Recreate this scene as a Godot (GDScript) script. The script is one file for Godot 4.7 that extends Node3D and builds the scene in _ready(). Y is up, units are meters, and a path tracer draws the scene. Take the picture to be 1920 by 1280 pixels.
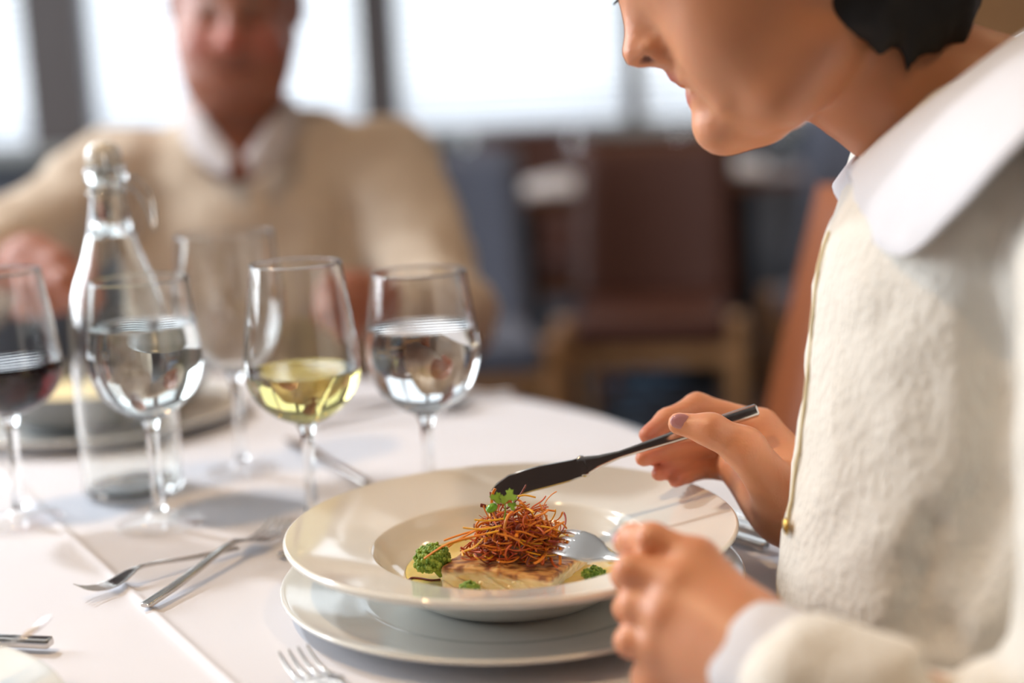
extends Node3D
# A restaurant table by daylight: a plated fish in the focus, glasses, two diners, a dining room behind.
# Positions are read off the 1920x1280 frame with P(px, py, depth) or Y(px, py, height); depths come from the table top, the floor or usual sizes.

const F := 2666.667
const CAM := Vector3(0, 1.06, 0)
const T := 0.74
var CB := Basis()
var taken := {}
var M := {}
var rng := RandomNumberGenerator.new()
var noise := FastNoiseLite.new()

func _ready():
	# ---- camera
	CB = Basis.from_euler(Vector3(deg_to_rad(-10.1), 0, deg_to_rad(-2.5)))
	var cam = Camera3D.new()
	cam.name = "camera"
	add_child(cam)
	var lens = CameraAttributesPhysical.new()
	lens.frustum_focal_length = 50.0
	lens.frustum_focus_distance = 0.895
	lens.frustum_near = 0.02
	lens.frustum_far = 100.0
	lens.exposure_aperture = 1.85
	cam.attributes = lens
	cam.transform = Transform3D(CB, CAM)
	cam.current = true
	# ---- sky
	var sky = ProceduralSkyMaterial.new()
	sky.sky_top_color = Color(0.93, 0.97, 1.0)
	sky.sky_horizon_color = Color(0.96, 0.985, 1.0)
	sky.ground_bottom_color = Color(0.80, 0.82, 0.84)
	sky.ground_horizon_color = Color(0.86, 0.88, 0.90)
	sky.sky_energy_multiplier = 1.5
	sky.ground_energy_multiplier = 1.4
	var env = Environment.new()
	env.background_mode = Environment.BG_SKY
	env.sky = Sky.new()
	env.sky.sky_material = sky
	env.tonemap_mode = Environment.TONE_MAPPER_LINEAR
	env.tonemap_exposure = 1.14
	env.sdfgi_enabled = true
	env.ssao_enabled = true
	env.ssil_enabled = true
	var we = WorldEnvironment.new()
	we.name = "world_environment"
	we.environment = env
	add_child(we)
	# ---- daylight entering at the window wall on the left of the table
	for k in 2:
		var day = AreaLight3D.new()
		day.name = "daylight"
		add_child(day, true)
		day.area_size = Vector2(1.3, 1.5)
		day.light_energy = DAY_E
		day.light_color = Color(0.93, 0.965, 1.0)
		day.area_range = 20.0
		day.shadow_enabled = true
		day.position = Vector3(-2.95, 1.68, [-3.45, -1.75][k])
		day.look_at_from_position(day.position, day.position + Vector3(1, -0.12, 0), Vector3.UP)
	rng.seed = 7
	noise.seed = 11
	noise.frequency = 1.0
	noise.fractal_octaves = 3
	make_materials()
	build_room()
	build_table()
	build_setting()
	build_glasses()
	build_food()
	build_woman()
	build_man()
	build_background()

const DAY_E := 5.0

# ------------------------------------------------------------------ naming
func numbered(called: String) -> String:
	var n: int = taken.get(called, -1) + 1
	taken[called] = n
	return called if n == 0 else "%s_%03d" % [called, n]

func tag(o, label, category, group = ""):
	o.set_meta("label", label)
	o.set_meta("category", category)
	if group:
		o.set_meta("group", group)
	return o

func thing(called, label, category, at = Vector3.ZERO, basis = Basis(), group = ""):
	var o = Node3D.new()
	o.name = numbered(called)
	add_child(o)
	o.transform = Transform3D(basis, at)
	return tag(o, label, category, group)

func obj(called, mesh, m, parent = null, at = Vector3.ZERO, basis = Basis()):
	var o = MeshInstance3D.new()
	o.mesh = mesh
	if m:
		o.material_override = m
	o.name = numbered(called) if parent == null else called
	(self if parent == null else parent).add_child(o, true)
	o.transform = Transform3D(basis, at)
	return o

func struct(called, mesh, m, at = Vector3.ZERO):
	var o = obj(called, mesh, m, null, at)
	o.set_meta("kind", "structure")
	return o

func dup(root, at, basis, label = ""):
	var r = root.duplicate()
	var base: String = root.name
	var cut = base.rfind("_")
	if cut > 0 and base.substr(cut + 1).is_valid_int():
		base = base.substr(0, cut)
	r.name = numbered(base)
	add_child(r)
	r.transform = Transform3D(basis, at)
	if label:
		r.set_meta("label", label)
	return r

# ------------------------------------------------------------------ picture to place
func P(px: float, py: float, d: float) -> Vector3:
	return CAM + CB * Vector3((px - 960.0) / F * d, -(py - 640.0) / F * d, -d)

func Y(px: float, py: float, h: float) -> Vector3:
	var d = CB * Vector3((px - 960.0) / F, -(py - 640.0) / F, -1.0)
	return CAM + d * ((h - CAM.y) / d.y)

# ------------------------------------------------------------------ meshes
func commit(v: PackedVector3Array, ix: PackedInt32Array, closed = true, col = null, uv = null) -> ArrayMesh:
	if closed:
		var vol := 0.0
		for i in range(0, ix.size(), 3):
			vol += v[ix[i]].dot(v[ix[i + 1]].cross(v[ix[i + 2]]))
		if vol > 0.0:
			for i in range(0, ix.size(), 3):
				var t := ix[i]
				ix[i] = ix[i + 1]
				ix[i + 1] = t
	var n := PackedVector3Array()
	n.resize(v.size())
	for i in range(0, ix.size(), 3):
		var a := v[ix[i]]
		var c := (v[ix[i + 2]] - a).cross(v[ix[i + 1]] - a)
		n[ix[i]] += c
		n[ix[i + 1]] += c
		n[ix[i + 2]] += c
	for i in n.size():
		n[i] = n[i].normalized() if n[i].length_squared() > 1e-30 else Vector3.UP
	var arr := []
	arr.resize(Mesh.ARRAY_MAX)
	arr[Mesh.ARRAY_VERTEX] = v
	arr[Mesh.ARRAY_NORMAL] = n
	arr[Mesh.ARRAY_INDEX] = ix
	if col != null:
		arr[Mesh.ARRAY_COLOR] = col
	if uv != null:
		arr[Mesh.ARRAY_TEX_UV] = uv
	var m := ArrayMesh.new()
	m.add_surface_from_arrays(Mesh.PRIMITIVE_TRIANGLES, arr)
	return m

func curve(pts: Array, per: int) -> Array:
	# Catmull-Rom through the points, of Vector2 or Vector3 alike
	var out := []
	for i in pts.size() - 1:
		var a = pts[maxi(i - 1, 0)]
		var b = pts[i]
		var c = pts[i + 1]
		var d = pts[mini(i + 2, pts.size() - 1)]
		for k in per:
			var t := float(k) / per
			out.append(0.5 * ((2.0 * b) + (c - a) * t + (2.0 * a - 5.0 * b + 4.0 * c - d) * t * t + (3.0 * b - a - 3.0 * c + d) * t * t * t))
	out.append(pts[-1])
	return out

func lathe(prof: Array, seg := 48, closed = true) -> ArrayMesh:
	# profile of Vector2(radius, height); a repeated point makes a hard edge
	var v := PackedVector3Array()
	var ix := PackedInt32Array()
	var starts := []
	for p in prof:
		starts.append(v.size())
		if p.x < 1e-6:
			v.append(Vector3(0, p.y, 0))
		else:
			for k in seg:
				var a := TAU * k / seg
				v.append(Vector3(cos(a) * p.x, p.y, sin(a) * p.x))
	for i in prof.size() - 1:
		if prof[i].distance_to(prof[i + 1]) < 1e-7:
			continue
		var pole0: bool = prof[i].x < 1e-6
		var pole1: bool = prof[i + 1].x < 1e-6
		for k in seg:
			var a0: int = starts[i] + (0 if pole0 else k)
			var a1: int = starts[i] + (0 if pole0 else (k + 1) % seg)
			var b0: int = starts[i + 1] + (0 if pole1 else k)
			var b1: int = starts[i + 1] + (0 if pole1 else (k + 1) % seg)
			if not pole0:
				ix.append_array([a0, a1, b0])
			if not pole1:
				ix.append_array([a1, b1, b0])
	return commit(v, ix, closed)

func tube_into(v: PackedVector3Array, ix: PackedInt32Array, path: Array, rad, seg := 8, squash := 1.0):
	var n := path.size()
	var up := Vector3.UP
	var t0: Vector3 = (path[1] - path[0]).normalized()
	if absf(t0.dot(up)) > 0.9:
		up = Vector3.RIGHT
	var first := v.size()
	for i in n:
		var t: Vector3 = (path[mini(i + 1, n - 1)] - path[maxi(i - 1, 0)]).normalized()
		var side := t.cross(up).normalized()
		up = side.cross(t).normalized()
		var r: float = rad[i] if rad is Array else rad
		for k in seg:
			var a := TAU * k / seg
			v.append(path[i] + (side * cos(a) + up * sin(a) * squash) * r)
	v.append(path[0])
	v.append(path[n - 1])
	for i in n - 1:
		for k in seg:
			var a := first + i * seg + k
			var b := first + i * seg + (k + 1) % seg
			ix.append_array([a, b, a + seg, b, b + seg, a + seg])
	var e := v.size()
	for k in seg:
		ix.append_array([e - 2, first + (k + 1) % seg, first + k])
		ix.append_array([e - 1, first + (n - 1) * seg + k, first + (n - 1) * seg + (k + 1) % seg])

func tube(path: Array, rad, seg := 8, squash := 1.0) -> ArrayMesh:
	var v := PackedVector3Array()
	var ix := PackedInt32Array()
	tube_into(v, ix, path, rad, seg, squash)
	return commit(v, ix)

func bar(stations: Array, seg := 12, power := 0.6) -> ArrayMesh:
	# a bar along x: each station is [x, y, z, half width (z), half thickness (y)], with a superelliptic section
	var v := PackedVector3Array()
	var ix := PackedInt32Array()
	var n := stations.size()
	for s in stations:
		for k in seg:
			var a: float = TAU * (k + 0.5) / seg
			var c := cos(a)
			var d := sin(a)
			v.append(Vector3(s[0], s[1] + s[4] * signf(d) * pow(absf(d), power), s[2] + s[3] * signf(c) * pow(absf(c), power)))
	for i in n - 1:
		for k in seg:
			var a := i * seg + k
			var b := i * seg + (k + 1) % seg
			ix.append_array([a, b, a + seg, b, b + seg, a + seg])
	for e in 2:
		var base := v.size()
		var from := 0 if e == 0 else (n - 1) * seg
		var mid := Vector3.ZERO
		for k in seg:
			v.append(v[from + k])
			mid += v[from + k] / seg
		v.append(mid)
		for k in seg:
			if e == 0:
				ix.append_array([base + seg, base + (k + 1) % seg, base + k])
			else:
				ix.append_array([base + seg, base + k, base + (k + 1) % seg])
	return commit(v, ix)

func box_into(v: PackedVector3Array, ix: PackedInt32Array, c: Vector3, s: Vector3, r := 0.0, b := Basis()):
	# a box with rounded or plain edges
	var h := s / 2.0
	for axis in 3:
		for sg in [-1.0, 1.0]:
			var a1 := (axis + 1) % 3
			var a2 := (axis + 2) % 3
			var us := [-1.0, 1.0] if r <= 0.0 else [0, 1, 2, 3, 4, 5]
			var n := us.size()
			var base := v.size()
			for i in n:
				for j in n:
					var p := Vector3.ZERO
					p[axis] = sg * h[axis]
					if r <= 0.0:
						p[a1] = us[i] * h[a1]
						p[a2] = us[j] * h[a2]
					else:
						var o1: float = [-h[a1], -h[a1] + r * 0.4, -h[a1] + r, h[a1] - r, h[a1] - r * 0.4, h[a1]][i]
						var o2: float = [-h[a2], -h[a2] + r * 0.4, -h[a2] + r, h[a2] - r, h[a2] - r * 0.4, h[a2]][j]
						p[a1] = o1
						p[a2] = o2
						var q := p.clamp(-h + Vector3.ONE * r, h - Vector3.ONE * r)
						p = q + (p - q).normalized() * r
					v.append(c + b * p)
			for i in n - 1:
				for j in n - 1:
					var q0 := base + i * n + j
					if sg < 0:
						ix.append_array([q0, q0 + n, q0 + 1, q0 + 1, q0 + n, q0 + n + 1])
					else:
						ix.append_array([q0, q0 + 1, q0 + n, q0 + 1, q0 + n + 1, q0 + n])

func box(s: Vector3, r := 0.0, c := Vector3.ZERO) -> ArrayMesh:
	var v := PackedVector3Array()
	var ix := PackedInt32Array()
	box_into(v, ix, c, s, r)
	return commit(v, ix)

func boxes(list: Array) -> ArrayMesh:
	# several plain boxes [min corner, max corner] of one piece of the setting
	var v := PackedVector3Array()
	var ix := PackedInt32Array()
	for b in list:
		box_into(v, ix, (b[0] + b[1]) / 2.0, b[1] - b[0])
	return commit(v, ix)

func sheet(rows: Array, thick: float) -> ArrayMesh:
	# a cloth of the given thickness through a grid of points (an array of equally long arrays)
	var nr := rows.size()
	var nc: int = rows[0].size()
	var nor := []
	for i in nr:
		for j in nc:
			var du: Vector3 = rows[mini(i + 1, nr - 1)][j] - rows[maxi(i - 1, 0)][j]
			var dv: Vector3 = rows[i][mini(j + 1, nc - 1)] - rows[i][maxi(j - 1, 0)]
			nor.append(du.cross(dv).normalized())
	var v := PackedVector3Array()
	var ix := PackedInt32Array()
	for side in 2:
		for i in nr:
			for j in nc:
				v.append(rows[i][j] + nor[i * nc + j] * thick * (0.5 if side == 0 else -0.5))
	var off := nr * nc
	for i in nr - 1:
		for j in nc - 1:
			var q := i * nc + j
			ix.append_array([q, q + 1, q + nc, q + 1, q + nc + 1, q + nc])
			q += off
			ix.append_array([q, q + nc, q + 1, q + 1, q + nc, q + nc + 1])
	var rim := []
	for j in nc: rim.append(j)
	for i in range(1, nr): rim.append(i * nc + nc - 1)
	for j in range(nc - 2, -1, -1): rim.append((nr - 1) * nc + j)
	for i in range(nr - 2, 0, -1): rim.append(i * nc)
	for k in rim.size():
		var a: int = rim[k]
		var b: int = rim[(k + 1) % rim.size()]
		ix.append_array([a, a + off, b, b, a + off, b + off])
	return commit(v, ix)

func aim(x_axis: Vector3, up_hint: Vector3) -> Basis:
	# basis whose x points along x_axis, with y as near up_hint as can be
	var x := x_axis.normalized()
	var z := x.cross(up_hint).normalized()
	return Basis(x, z.cross(x), z)

# ------------------------------------------------------------------ fields: tapered capsules and ellipsoids joined smoothly, meshed as surface nets
# prim: {a, b, r, s, k, sub, n, f}; a..b the bone, r and s its radii, k the blend; e (Vector3) makes it an ellipsoid at a with basis m; n, f flatten along n by f
func bone(a, b, r, s, k = 0.008):
	return [0, a, b, r, s, k, 1.0, Vector3.ZERO, 1.0]

func flat(a, b, r, s, n, f, k = 0.008):
	return [0, a, b, r, s, k, 1.0, n.normalized(), f]

func egg(c, radii, m = Basis(), k = 0.01):
	return [1, c, radii, m.transposed(), 0.0, k, 1.0, Vector3.ZERO, 1.0]

func cut(p):
	p[6] = -1.0
	return p

func reach(p) -> float:
	return maxf(p[3], p[4]) if p[0] == 0 else maxf(p[2].x, maxf(p[2].y, p[2].z))

func dist_to(p: Array, q: Vector3) -> float:
	if p[0] == 0:
		var a: Vector3 = p[1]
		var ba: Vector3 = p[2] - a
		var pa := q - a
		var f: float = p[8]
		if f != 1.0:
			var nn: Vector3 = p[7]
			pa += nn * (pa.dot(nn) * (1.0 / f - 1.0))
		var t := clampf(pa.dot(ba) / maxf(ba.length_squared(), 1e-12), 0.0, 1.0)
		var d: float = (pa - ba * t).length() - lerpf(p[3], p[4], t)
		return d * (f if d < 0.0 and f < 1.0 else 1.0)
	var l: Vector3 = p[3] * (q - p[1])
	var e: Vector3 = p[2]
	var k0 := (l / e).length()
	var k1 := (l / (e * e)).length()
	return k0 * (k0 - 1.0) / maxf(k1, 1e-9) if k0 > 1e-4 else -minf(e.x, minf(e.y, e.z))

func field(list: Array, q: Vector3) -> float:
	var d := 1.0
	for p in list:
		var e := dist_to(p, q)
		var k: float = p[5]
		if p[6] > 0.0:
			var h := maxf(k - absf(d - e), 0.0) / k
			d = minf(d, e) - h * h * k * 0.25
		else:
			var h := maxf(k - absf(-e - d), 0.0) / k
			d = maxf(d, -e) + h * h * k * 0.25
	return d

func blob(prims: Array, cell: float, v: PackedVector3Array, ix: PackedInt32Array, bumps = null, amp := 0.0, clip = null):
	# appends the surface of the field to v and ix; only blocks of 6 cells that the surface may cross are visited
	var lo := Vector3.INF
	var hi := -Vector3.INF
	for p in prims:
		if p[6] < 0.0:
			continue
		var r := Vector3.ONE * (reach(p) * maxf(p[8], 1.0) + 0.004 + amp)
		lo = lo.min(p[1] - r)
		hi = hi.max(p[1] + r)
		if p[0] == 0:
			lo = lo.min(p[2] - r)
			hi = hi.max(p[2] + r)
	if clip != null:
		lo = lo.max(clip.position)
		hi = hi.min(clip.end)
	var B := 6
	var bs := cell * B
	var nb := Vector3i(((hi - lo) / bs).ceil()) + Vector3i.ONE
	var diag := bs * 0.8660254 + amp
	var at := {}       # cell -> vertex
	var vals := PackedFloat32Array()
	var W := B + 1
	vals.resize(W * W * W)
	var quads := []
	for bz in nb.z:
		for by in nb.y:
			for bx in nb.x:
				var o := lo + Vector3(bx, by, bz) * bs
				var mid := o + Vector3.ONE * bs * 0.5
				var near := []
				for p in prims:
					if dist_to(p, mid) * minf(1.0, p[8]) < diag * (2.0 if p[0] == 0 else 3.0) + p[5] * 1.5:
						near.append(p)
				if near.is_empty():
					continue
				var dm := field(near, mid)
				if absf(dm) > diag * 2.2:
					continue
				var i := 0
				for z in W:
					for y in W:
						for x in W:
							var q := o + Vector3(x, y, z) * cell
							var d := field(near, q)
							if bumps != null and absf(d) < amp * 3.0 + cell * 2.0:
								d += bumps.get_noise_3dv(q) * amp
							vals[i] = d
							i += 1
				for z in B:
					for y in B:
						for x in B:
							var c := (z * W + y) * W + x
							var v0 := vals[c]
							var s0 := v0 < 0.0
							var v1 := vals[c + 1]
							var v2 := vals[c + W]
							var v3 := vals[c + W + 1]
							var W2 := W * W
							var v4 := vals[c + W2]
							var v5 := vals[c + W2 + 1]
							var v6 := vals[c + W2 + W]
							var v7 := vals[c + W2 + W + 1]
							var cnt := int(s0) + int(v1 < 0.0) + int(v2 < 0.0) + int(v3 < 0.0) + int(v4 < 0.0) + int(v5 < 0.0) + int(v6 < 0.0) + int(v7 < 0.0)
							if cnt == 0 or cnt == 8:
								continue
							var sum := Vector3.ZERO
							var m := 0
							if s0 != (v1 < 0.0): sum += Vector3(v0 / (v0 - v1), 0, 0); m += 1
							if (v2 < 0.0) != (v3 < 0.0): sum += Vector3(v2 / (v2 - v3), 1, 0); m += 1
							if (v4 < 0.0) != (v5 < 0.0): sum += Vector3(v4 / (v4 - v5), 0, 1); m += 1
							if (v6 < 0.0) != (v7 < 0.0): sum += Vector3(v6 / (v6 - v7), 1, 1); m += 1
							if s0 != (v2 < 0.0): sum += Vector3(0, v0 / (v0 - v2), 0); m += 1
							if (v1 < 0.0) != (v3 < 0.0): sum += Vector3(1, v1 / (v1 - v3), 0); m += 1
							if (v4 < 0.0) != (v6 < 0.0): sum += Vector3(0, v4 / (v4 - v6), 1); m += 1
							if (v5 < 0.0) != (v7 < 0.0): sum += Vector3(1, v5 / (v5 - v7), 1); m += 1
							if s0 != (v4 < 0.0): sum += Vector3(0, 0, v0 / (v0 - v4)); m += 1
							if (v1 < 0.0) != (v5 < 0.0): sum += Vector3(1, 0, v1 / (v1 - v5)); m += 1
							if (v2 < 0.0) != (v6 < 0.0): sum += Vector3(0, 1, v2 / (v2 - v6)); m += 1
							if (v3 < 0.0) != (v7 < 0.0): sum += Vector3(1, 1, v3 / (v3 - v7)); m += 1
							var g := Vector3i(bx * B + x, by * B + y, bz * B + z)
							at[g] = v.size()
							v.append(o + (Vector3(x, y, z) + sum / m) * cell)
							if s0 != (v1 < 0.0): quads.append([g, 0, s0])
							if s0 != (v2 < 0.0): quads.append([g, 1, s0])
							if s0 != (v4 < 0.0): quads.append([g, 2, s0])
	for e in quads:
		var g: Vector3i = e[0]
		var d1: Vector3i = [Vector3i(0, -1, 0), Vector3i(0, 0, -1), Vector3i(-1, 0, 0)][e[1]]
		var d2: Vector3i = [Vector3i(0, 0, -1), Vector3i(-1, 0, 0), Vector3i(0, -1, 0)][e[1]]
		var i0: int = at[g]
		var i1: int = at.get(g + d1, -1)
		var i2: int = at.get(g + d1 + d2, -1)
		var i3: int = at.get(g + d2, -1)
		if i1 < 0 or i2 < 0 or i3 < 0:
			continue
		if e[2]:
			ix.append_array([i0, i2, i1, i0, i3, i2])
		else:
			ix.append_array([i0, i1, i2, i0, i2, i3])

func blob_mesh(prims: Array, cell: float, bumps = null, amp := 0.0) -> ArrayMesh:
	var v := PackedVector3Array()
	var ix := PackedInt32Array()
	blob(prims, cell, v, ix, bumps, amp)
	return commit(v, ix)

# ------------------------------------------------------------------ materials
func mat(called, c: Color, rough := 0.6, metal := 0.0):
	var m = StandardMaterial3D.new()
	m.resource_name = called
	m.albedo_color = c
	m.roughness = rough
	m.metallic = metal
	M[called] = m
	return m

func noise_tex(freq, octaves, ramp = null, seed_ = 1, kind = FastNoiseLite.TYPE_SIMPLEX_SMOOTH, size = 512):
	var n = FastNoiseLite.new()
	n.seed = seed_
	n.noise_type = kind
	n.frequency = freq
	n.fractal_octaves = octaves
	var t = NoiseTexture2D.new()
	t.width = size
	t.height = size
	t.seamless = true
	t.noise = n
	if ramp:
		var g = Gradient.new()
		g.offsets = PackedFloat32Array(ramp[0])
		g.colors = PackedColorArray(ramp[1])
		t.color_ramp = g
	return t

func triplanar(m, scale: Vector3, world = false):
	m.uv1_triplanar = true
	m.uv1_world_triplanar = world
	m.uv1_scale = scale
	return m

func relief(m, tex, depth_cm: float):
	m.heightmap_enabled = true
	m.heightmap_texture = tex
	m.heightmap_scale = depth_cm
	return m

func glassy(called, c: Color, ior: float):
	var m = mat(called, c, 0.0)
	m.albedo_color.a = 0.0
	m.transparency = BaseMaterial3D.TRANSPARENCY_ALPHA
	m.refraction_enabled = true
	m.refraction_scale = (ior - 1.0) / 10.0
	m.metallic_specular = 0.5
	return m

func weave_image() -> ImageTexture:
	# plain weave of a table linen, as relief
	var im = Image.create(256, 256, false, Image.FORMAT_L8)
	for y in 256:
		for x in 256:
			var a: float = absf(sin(PI * x / 8.0))
			var b: float = absf(sin(PI * y / 8.0))
			var over: bool = (int(x / 8.0) + int(y / 8.0)) % 2 == 0
			im.set_pixel(x, y, Color.from_hsv(0, 0, clampf((0.55 + 0.45 * a) if over else 0.25 + 0.45 * b, 0, 1)))
	return ImageTexture.create_from_image(im)

func carpet_image() -> ImageTexture:
	# navy carpet with a scatter of pale blue rounds
	var im = Image.create(512, 512, false, Image.FORMAT_RGB8)
	var r = RandomNumberGenerator.new()
	r.seed = 5
	for y in 512:
		for x in 512:
			var n := noise.get_noise_2d(x * 0.35, y * 0.35) * 0.02
			im.set_pixel(x, y, Color(0.085 + n, 0.105 + n, 0.16 + n))
	for k in 40:
		var cx := r.randi_range(0, 511)
		var cy := r.randi_range(0, 511)
		var rad := r.randi_range(7, 20)
		var tone := r.randf_range(0.2, 0.55)
		for dy in range(-rad, rad + 1):
			for dx in range(-rad, rad + 1):
				if dx * dx + dy * dy <= rad * rad:
					im.set_pixel(posmod(cx + dx, 512), posmod(cy + dy, 512), Color(0.10 + tone * 0.55, 0.14 + tone * 0.75, 0.22 + tone * 0.85))
	return ImageTexture.create_from_image(im)

func make_materials():
	var fine = noise_tex(0.05, 4)
	var coarse = noise_tex(0.012, 3, null, 3)
	var weave = weave_image()
	mat("tablecloth", Color(0.87, 0.87, 0.895), 0.75)
	relief(triplanar(M.tablecloth, Vector3.ONE * 45, true), weave, 0.012)
	mat("porcelain", Color(0.925, 0.915, 0.88), 0.12)
	M.porcelain.clearcoat_enabled = true
	M.porcelain.clearcoat = 0.6
	M.porcelain.clearcoat_roughness = 0.03
	mat("porcelain_cool", Color(0.90, 0.905, 0.89), 0.14)
	M.porcelain_cool.clearcoat_enabled = true
	M.porcelain_cool.clearcoat = 0.5
	M.porcelain_cool.clearcoat_roughness = 0.04
	mat("grey_stoneware", Color(0.50, 0.51, 0.52), 0.25)
	mat("steel", Color(0.80, 0.78, 0.76), 0.13, 1.0)
	mat("wire_steel", Color(0.72, 0.70, 0.67), 0.2, 1.0)
	glassy("glass", Color(0.995, 0.997, 0.995), 1.5)
	mat("clear_glass", Color(1, 1, 1, 0.03), 0.0)
	M.clear_glass.transparency = BaseMaterial3D.TRANSPARENCY_ALPHA
	glassy("bottle_glass", Color(0.985, 0.992, 0.985), 1.5)
	glassy("water", Color(0.995, 0.998, 1.0), 1.33)
	glassy("white_wine", Color(0.985, 0.93, 0.60), 1.34)
	glassy("red_wine", Color(0.13, 0.006, 0.014), 1.34)
	mat("rubber_seal", Color(0.75, 0.72, 0.66), 0.5)
	# food
	mat("fish", Color.WHITE, 0.38)
	M.fish.vertex_color_use_as_albedo = true
	M.fish.subsurf_scatter_enabled = true
	M.fish.subsurf_scatter_strength = 0.25
	relief(triplanar(M.fish, Vector3.ONE * 9), fine, 0.03)
	mat("sauce", Color(0.93, 0.80, 0.47), 0.12)
	M.sauce.subsurf_scatter_enabled = true
	M.sauce.subsurf_scatter_strength = 0.3
	relief(triplanar(M.sauce, Vector3.ONE * 4, true), coarse, 0.15)
	mat("curd", Color(0.93, 0.86, 0.66), 0.35)
	for s in [["shred_rust", Color(0.78, 0.36, 0.16)], ["shred_red", Color(0.63, 0.23, 0.17)], ["shred_amber", Color(0.91, 0.55, 0.16)], ["shred_gold", Color(0.96, 0.72, 0.16)], ["shred_dark", Color(0.46, 0.18, 0.10)]]:
		mat(s[0], s[1], 0.35)
		M[s[0]].backlight_enabled = true
		M[s[0]].backlight = s[1] * 0.5
	mat("floret", Color.WHITE, 0.5)
	M.floret.vertex_color_use_as_albedo = true
	mat("stalk", Color(0.58, 0.69, 0.27), 0.4)
	mat("herb", Color(0.52, 0.68, 0.18), 0.4)
	M.herb.backlight_enabled = true
	M.herb.backlight = Color(0.35, 0.5, 0.1)
	mat("pea", Color(0.40, 0.62, 0.12), 0.12)
	# people
	var pores = noise_tex(0.09, 3, null, 9)
	mat("skin_light", Color.WHITE, 0.42)
	M.skin_light.vertex_color_use_as_albedo = true
	M.skin_light.subsurf_scatter_enabled = true
	M.skin_light.subsurf_scatter_strength = 0.22
	relief(triplanar(M.skin_light, Vector3.ONE * 10), pores, 0.012)
	mat("skin_ruddy", Color.WHITE, 0.45)
	M.skin_ruddy.vertex_color_use_as_albedo = true
	M.skin_ruddy.subsurf_scatter_enabled = true
	M.skin_ruddy.subsurf_scatter_strength = 0.15
	mat("nail_polish", Color(0.74, 0.52, 0.52), 0.12)
	mat("hair_dark", Color(0.022, 0.013, 0.012), 0.6)
	mat("hair_grey", Color(0.45, 0.40, 0.37), 0.6)
	var wool = noise_tex(0.03, 4, null, 21)
	mat("wool", Color(0.90, 0.875, 0.83), 0.95)
	M.wool.rim_enabled = true
	M.wool.rim = 0.5
	relief(triplanar(M.wool, Vector3(13, 6, 13)), wool, 0.14)
	mat("white_cotton", Color(0.85, 0.84, 0.85), 0.8)
	relief(triplanar(M.white_cotton, Vector3.ONE * 6), coarse, 0.08)
	mat("linen", Color(0.80, 0.73, 0.65), 0.85)
	relief(triplanar(M.linen, Vector3(5, 3, 5)), coarse, 0.5)
	mat("linen_inner", Color(0.76, 0.73, 0.73), 0.85)
	mat("trousers", Color(0.12, 0.12, 0.15), 0.85)
	mat("brass_button", Color(0.85, 0.70, 0.38), 0.25, 1.0)
	mat("brass_thread", Color(0.90, 0.84, 0.68), 0.85)
	# room
	var grain = noise_tex(0.02, 4, [[0.0, 0.5, 1.0], [Color(0.62, 0.46, 0.31), Color(0.72, 0.56, 0.40), Color(0.80, 0.66, 0.50)]], 4)
	mat("oak", Color(0.95, 0.9, 0.85), 0.45)
	M.oak.albedo_texture = grain
	triplanar(M.oak, Vector3(6, 0.6, 6))
	var walnut = noise_tex(0.02, 4, [[0.0, 1.0], [Color(0.32, 0.19, 0.11), Color(0.46, 0.29, 0.18)]], 6)
	mat("walnut", Color(1, 1, 1), 0.4)
	M.walnut.albedo_texture = walnut
	triplanar(M.walnut, Vector3(0.6, 6, 6))
	mat("leather_brown", Color(0.28, 0.125, 0.06), 0.6)
	relief(triplanar(M.leather_brown, Vector3.ONE * 5), fine, 0.05)
	mat("leather_tan", Color(0.60, 0.33, 0.17), 0.45)
	relief(triplanar(M.leather_tan, Vector3.ONE * 5), fine, 0.05)
	mat("grey_fabric", Color(0.38, 0.40, 0.46), 0.9)
	relief(triplanar(M.grey_fabric, Vector3.ONE * 8), fine, 0.06)
	mat("carpet", Color.WHITE, 0.95)
	M.carpet.albedo_texture = carpet_image()
	triplanar(M.carpet, Vector3.ONE * 0.75, true)
	mat("plaster", Color(0.80, 0.76, 0.71), 0.9)
	relief(triplanar(M.plaster, Vector3.ONE * 1.5, true), fine, 0.1)
	mat("wall_slate", Color(0.42, 0.43, 0.46), 0.8)
	mat("wall_umber", Color(0.33, 0.25, 0.21), 0.7)
	mat("ceiling_white", Color(0.88, 0.87, 0.85), 0.9)
	mat("mullion_paint", Color(0.33, 0.29, 0.28), 0.6)
	mat("sill_paint", Color(0.62, 0.62, 0.60), 0.5)
	mat("slat", Color(0.93, 0.94, 0.95), 0.6)
	M.slat.backlight_enabled = true
	M.slat.backlight = Color(0.9, 0.92, 0.95)
	mat("pane", Color(1, 1, 1, 0.04), 0.02)
	M.pane.transparency = BaseMaterial3D.TRANSPARENCY_ALPHA
	mat("black_metal", Color(0.06, 0.06, 0.065), 0.4, 0.6)
	mat("lamp_glow", Color(1, 0.93, 0.82), 0.4)
	M.lamp_glow.emission_enabled = true
	M.lamp_glow.emission = Color(1.0, 0.82, 0.58)
	M.lamp_glow.emission_energy_multiplier = 6.0
	mat("white_lamp_glow", Color(1, 0.98, 0.95), 0.4)
	M.white_lamp_glow.emission_enabled = true
	M.white_lamp_glow.emission = Color(1.0, 0.96, 0.90)
	M.white_lamp_glow.emission_energy_multiplier = 14.0

# ------------------------------------------------------------------ the room
const XL := -3.1
const XR := 3.2
const ZB := -5.5
const ZF := 1.6
const CEIL := 2.7

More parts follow.
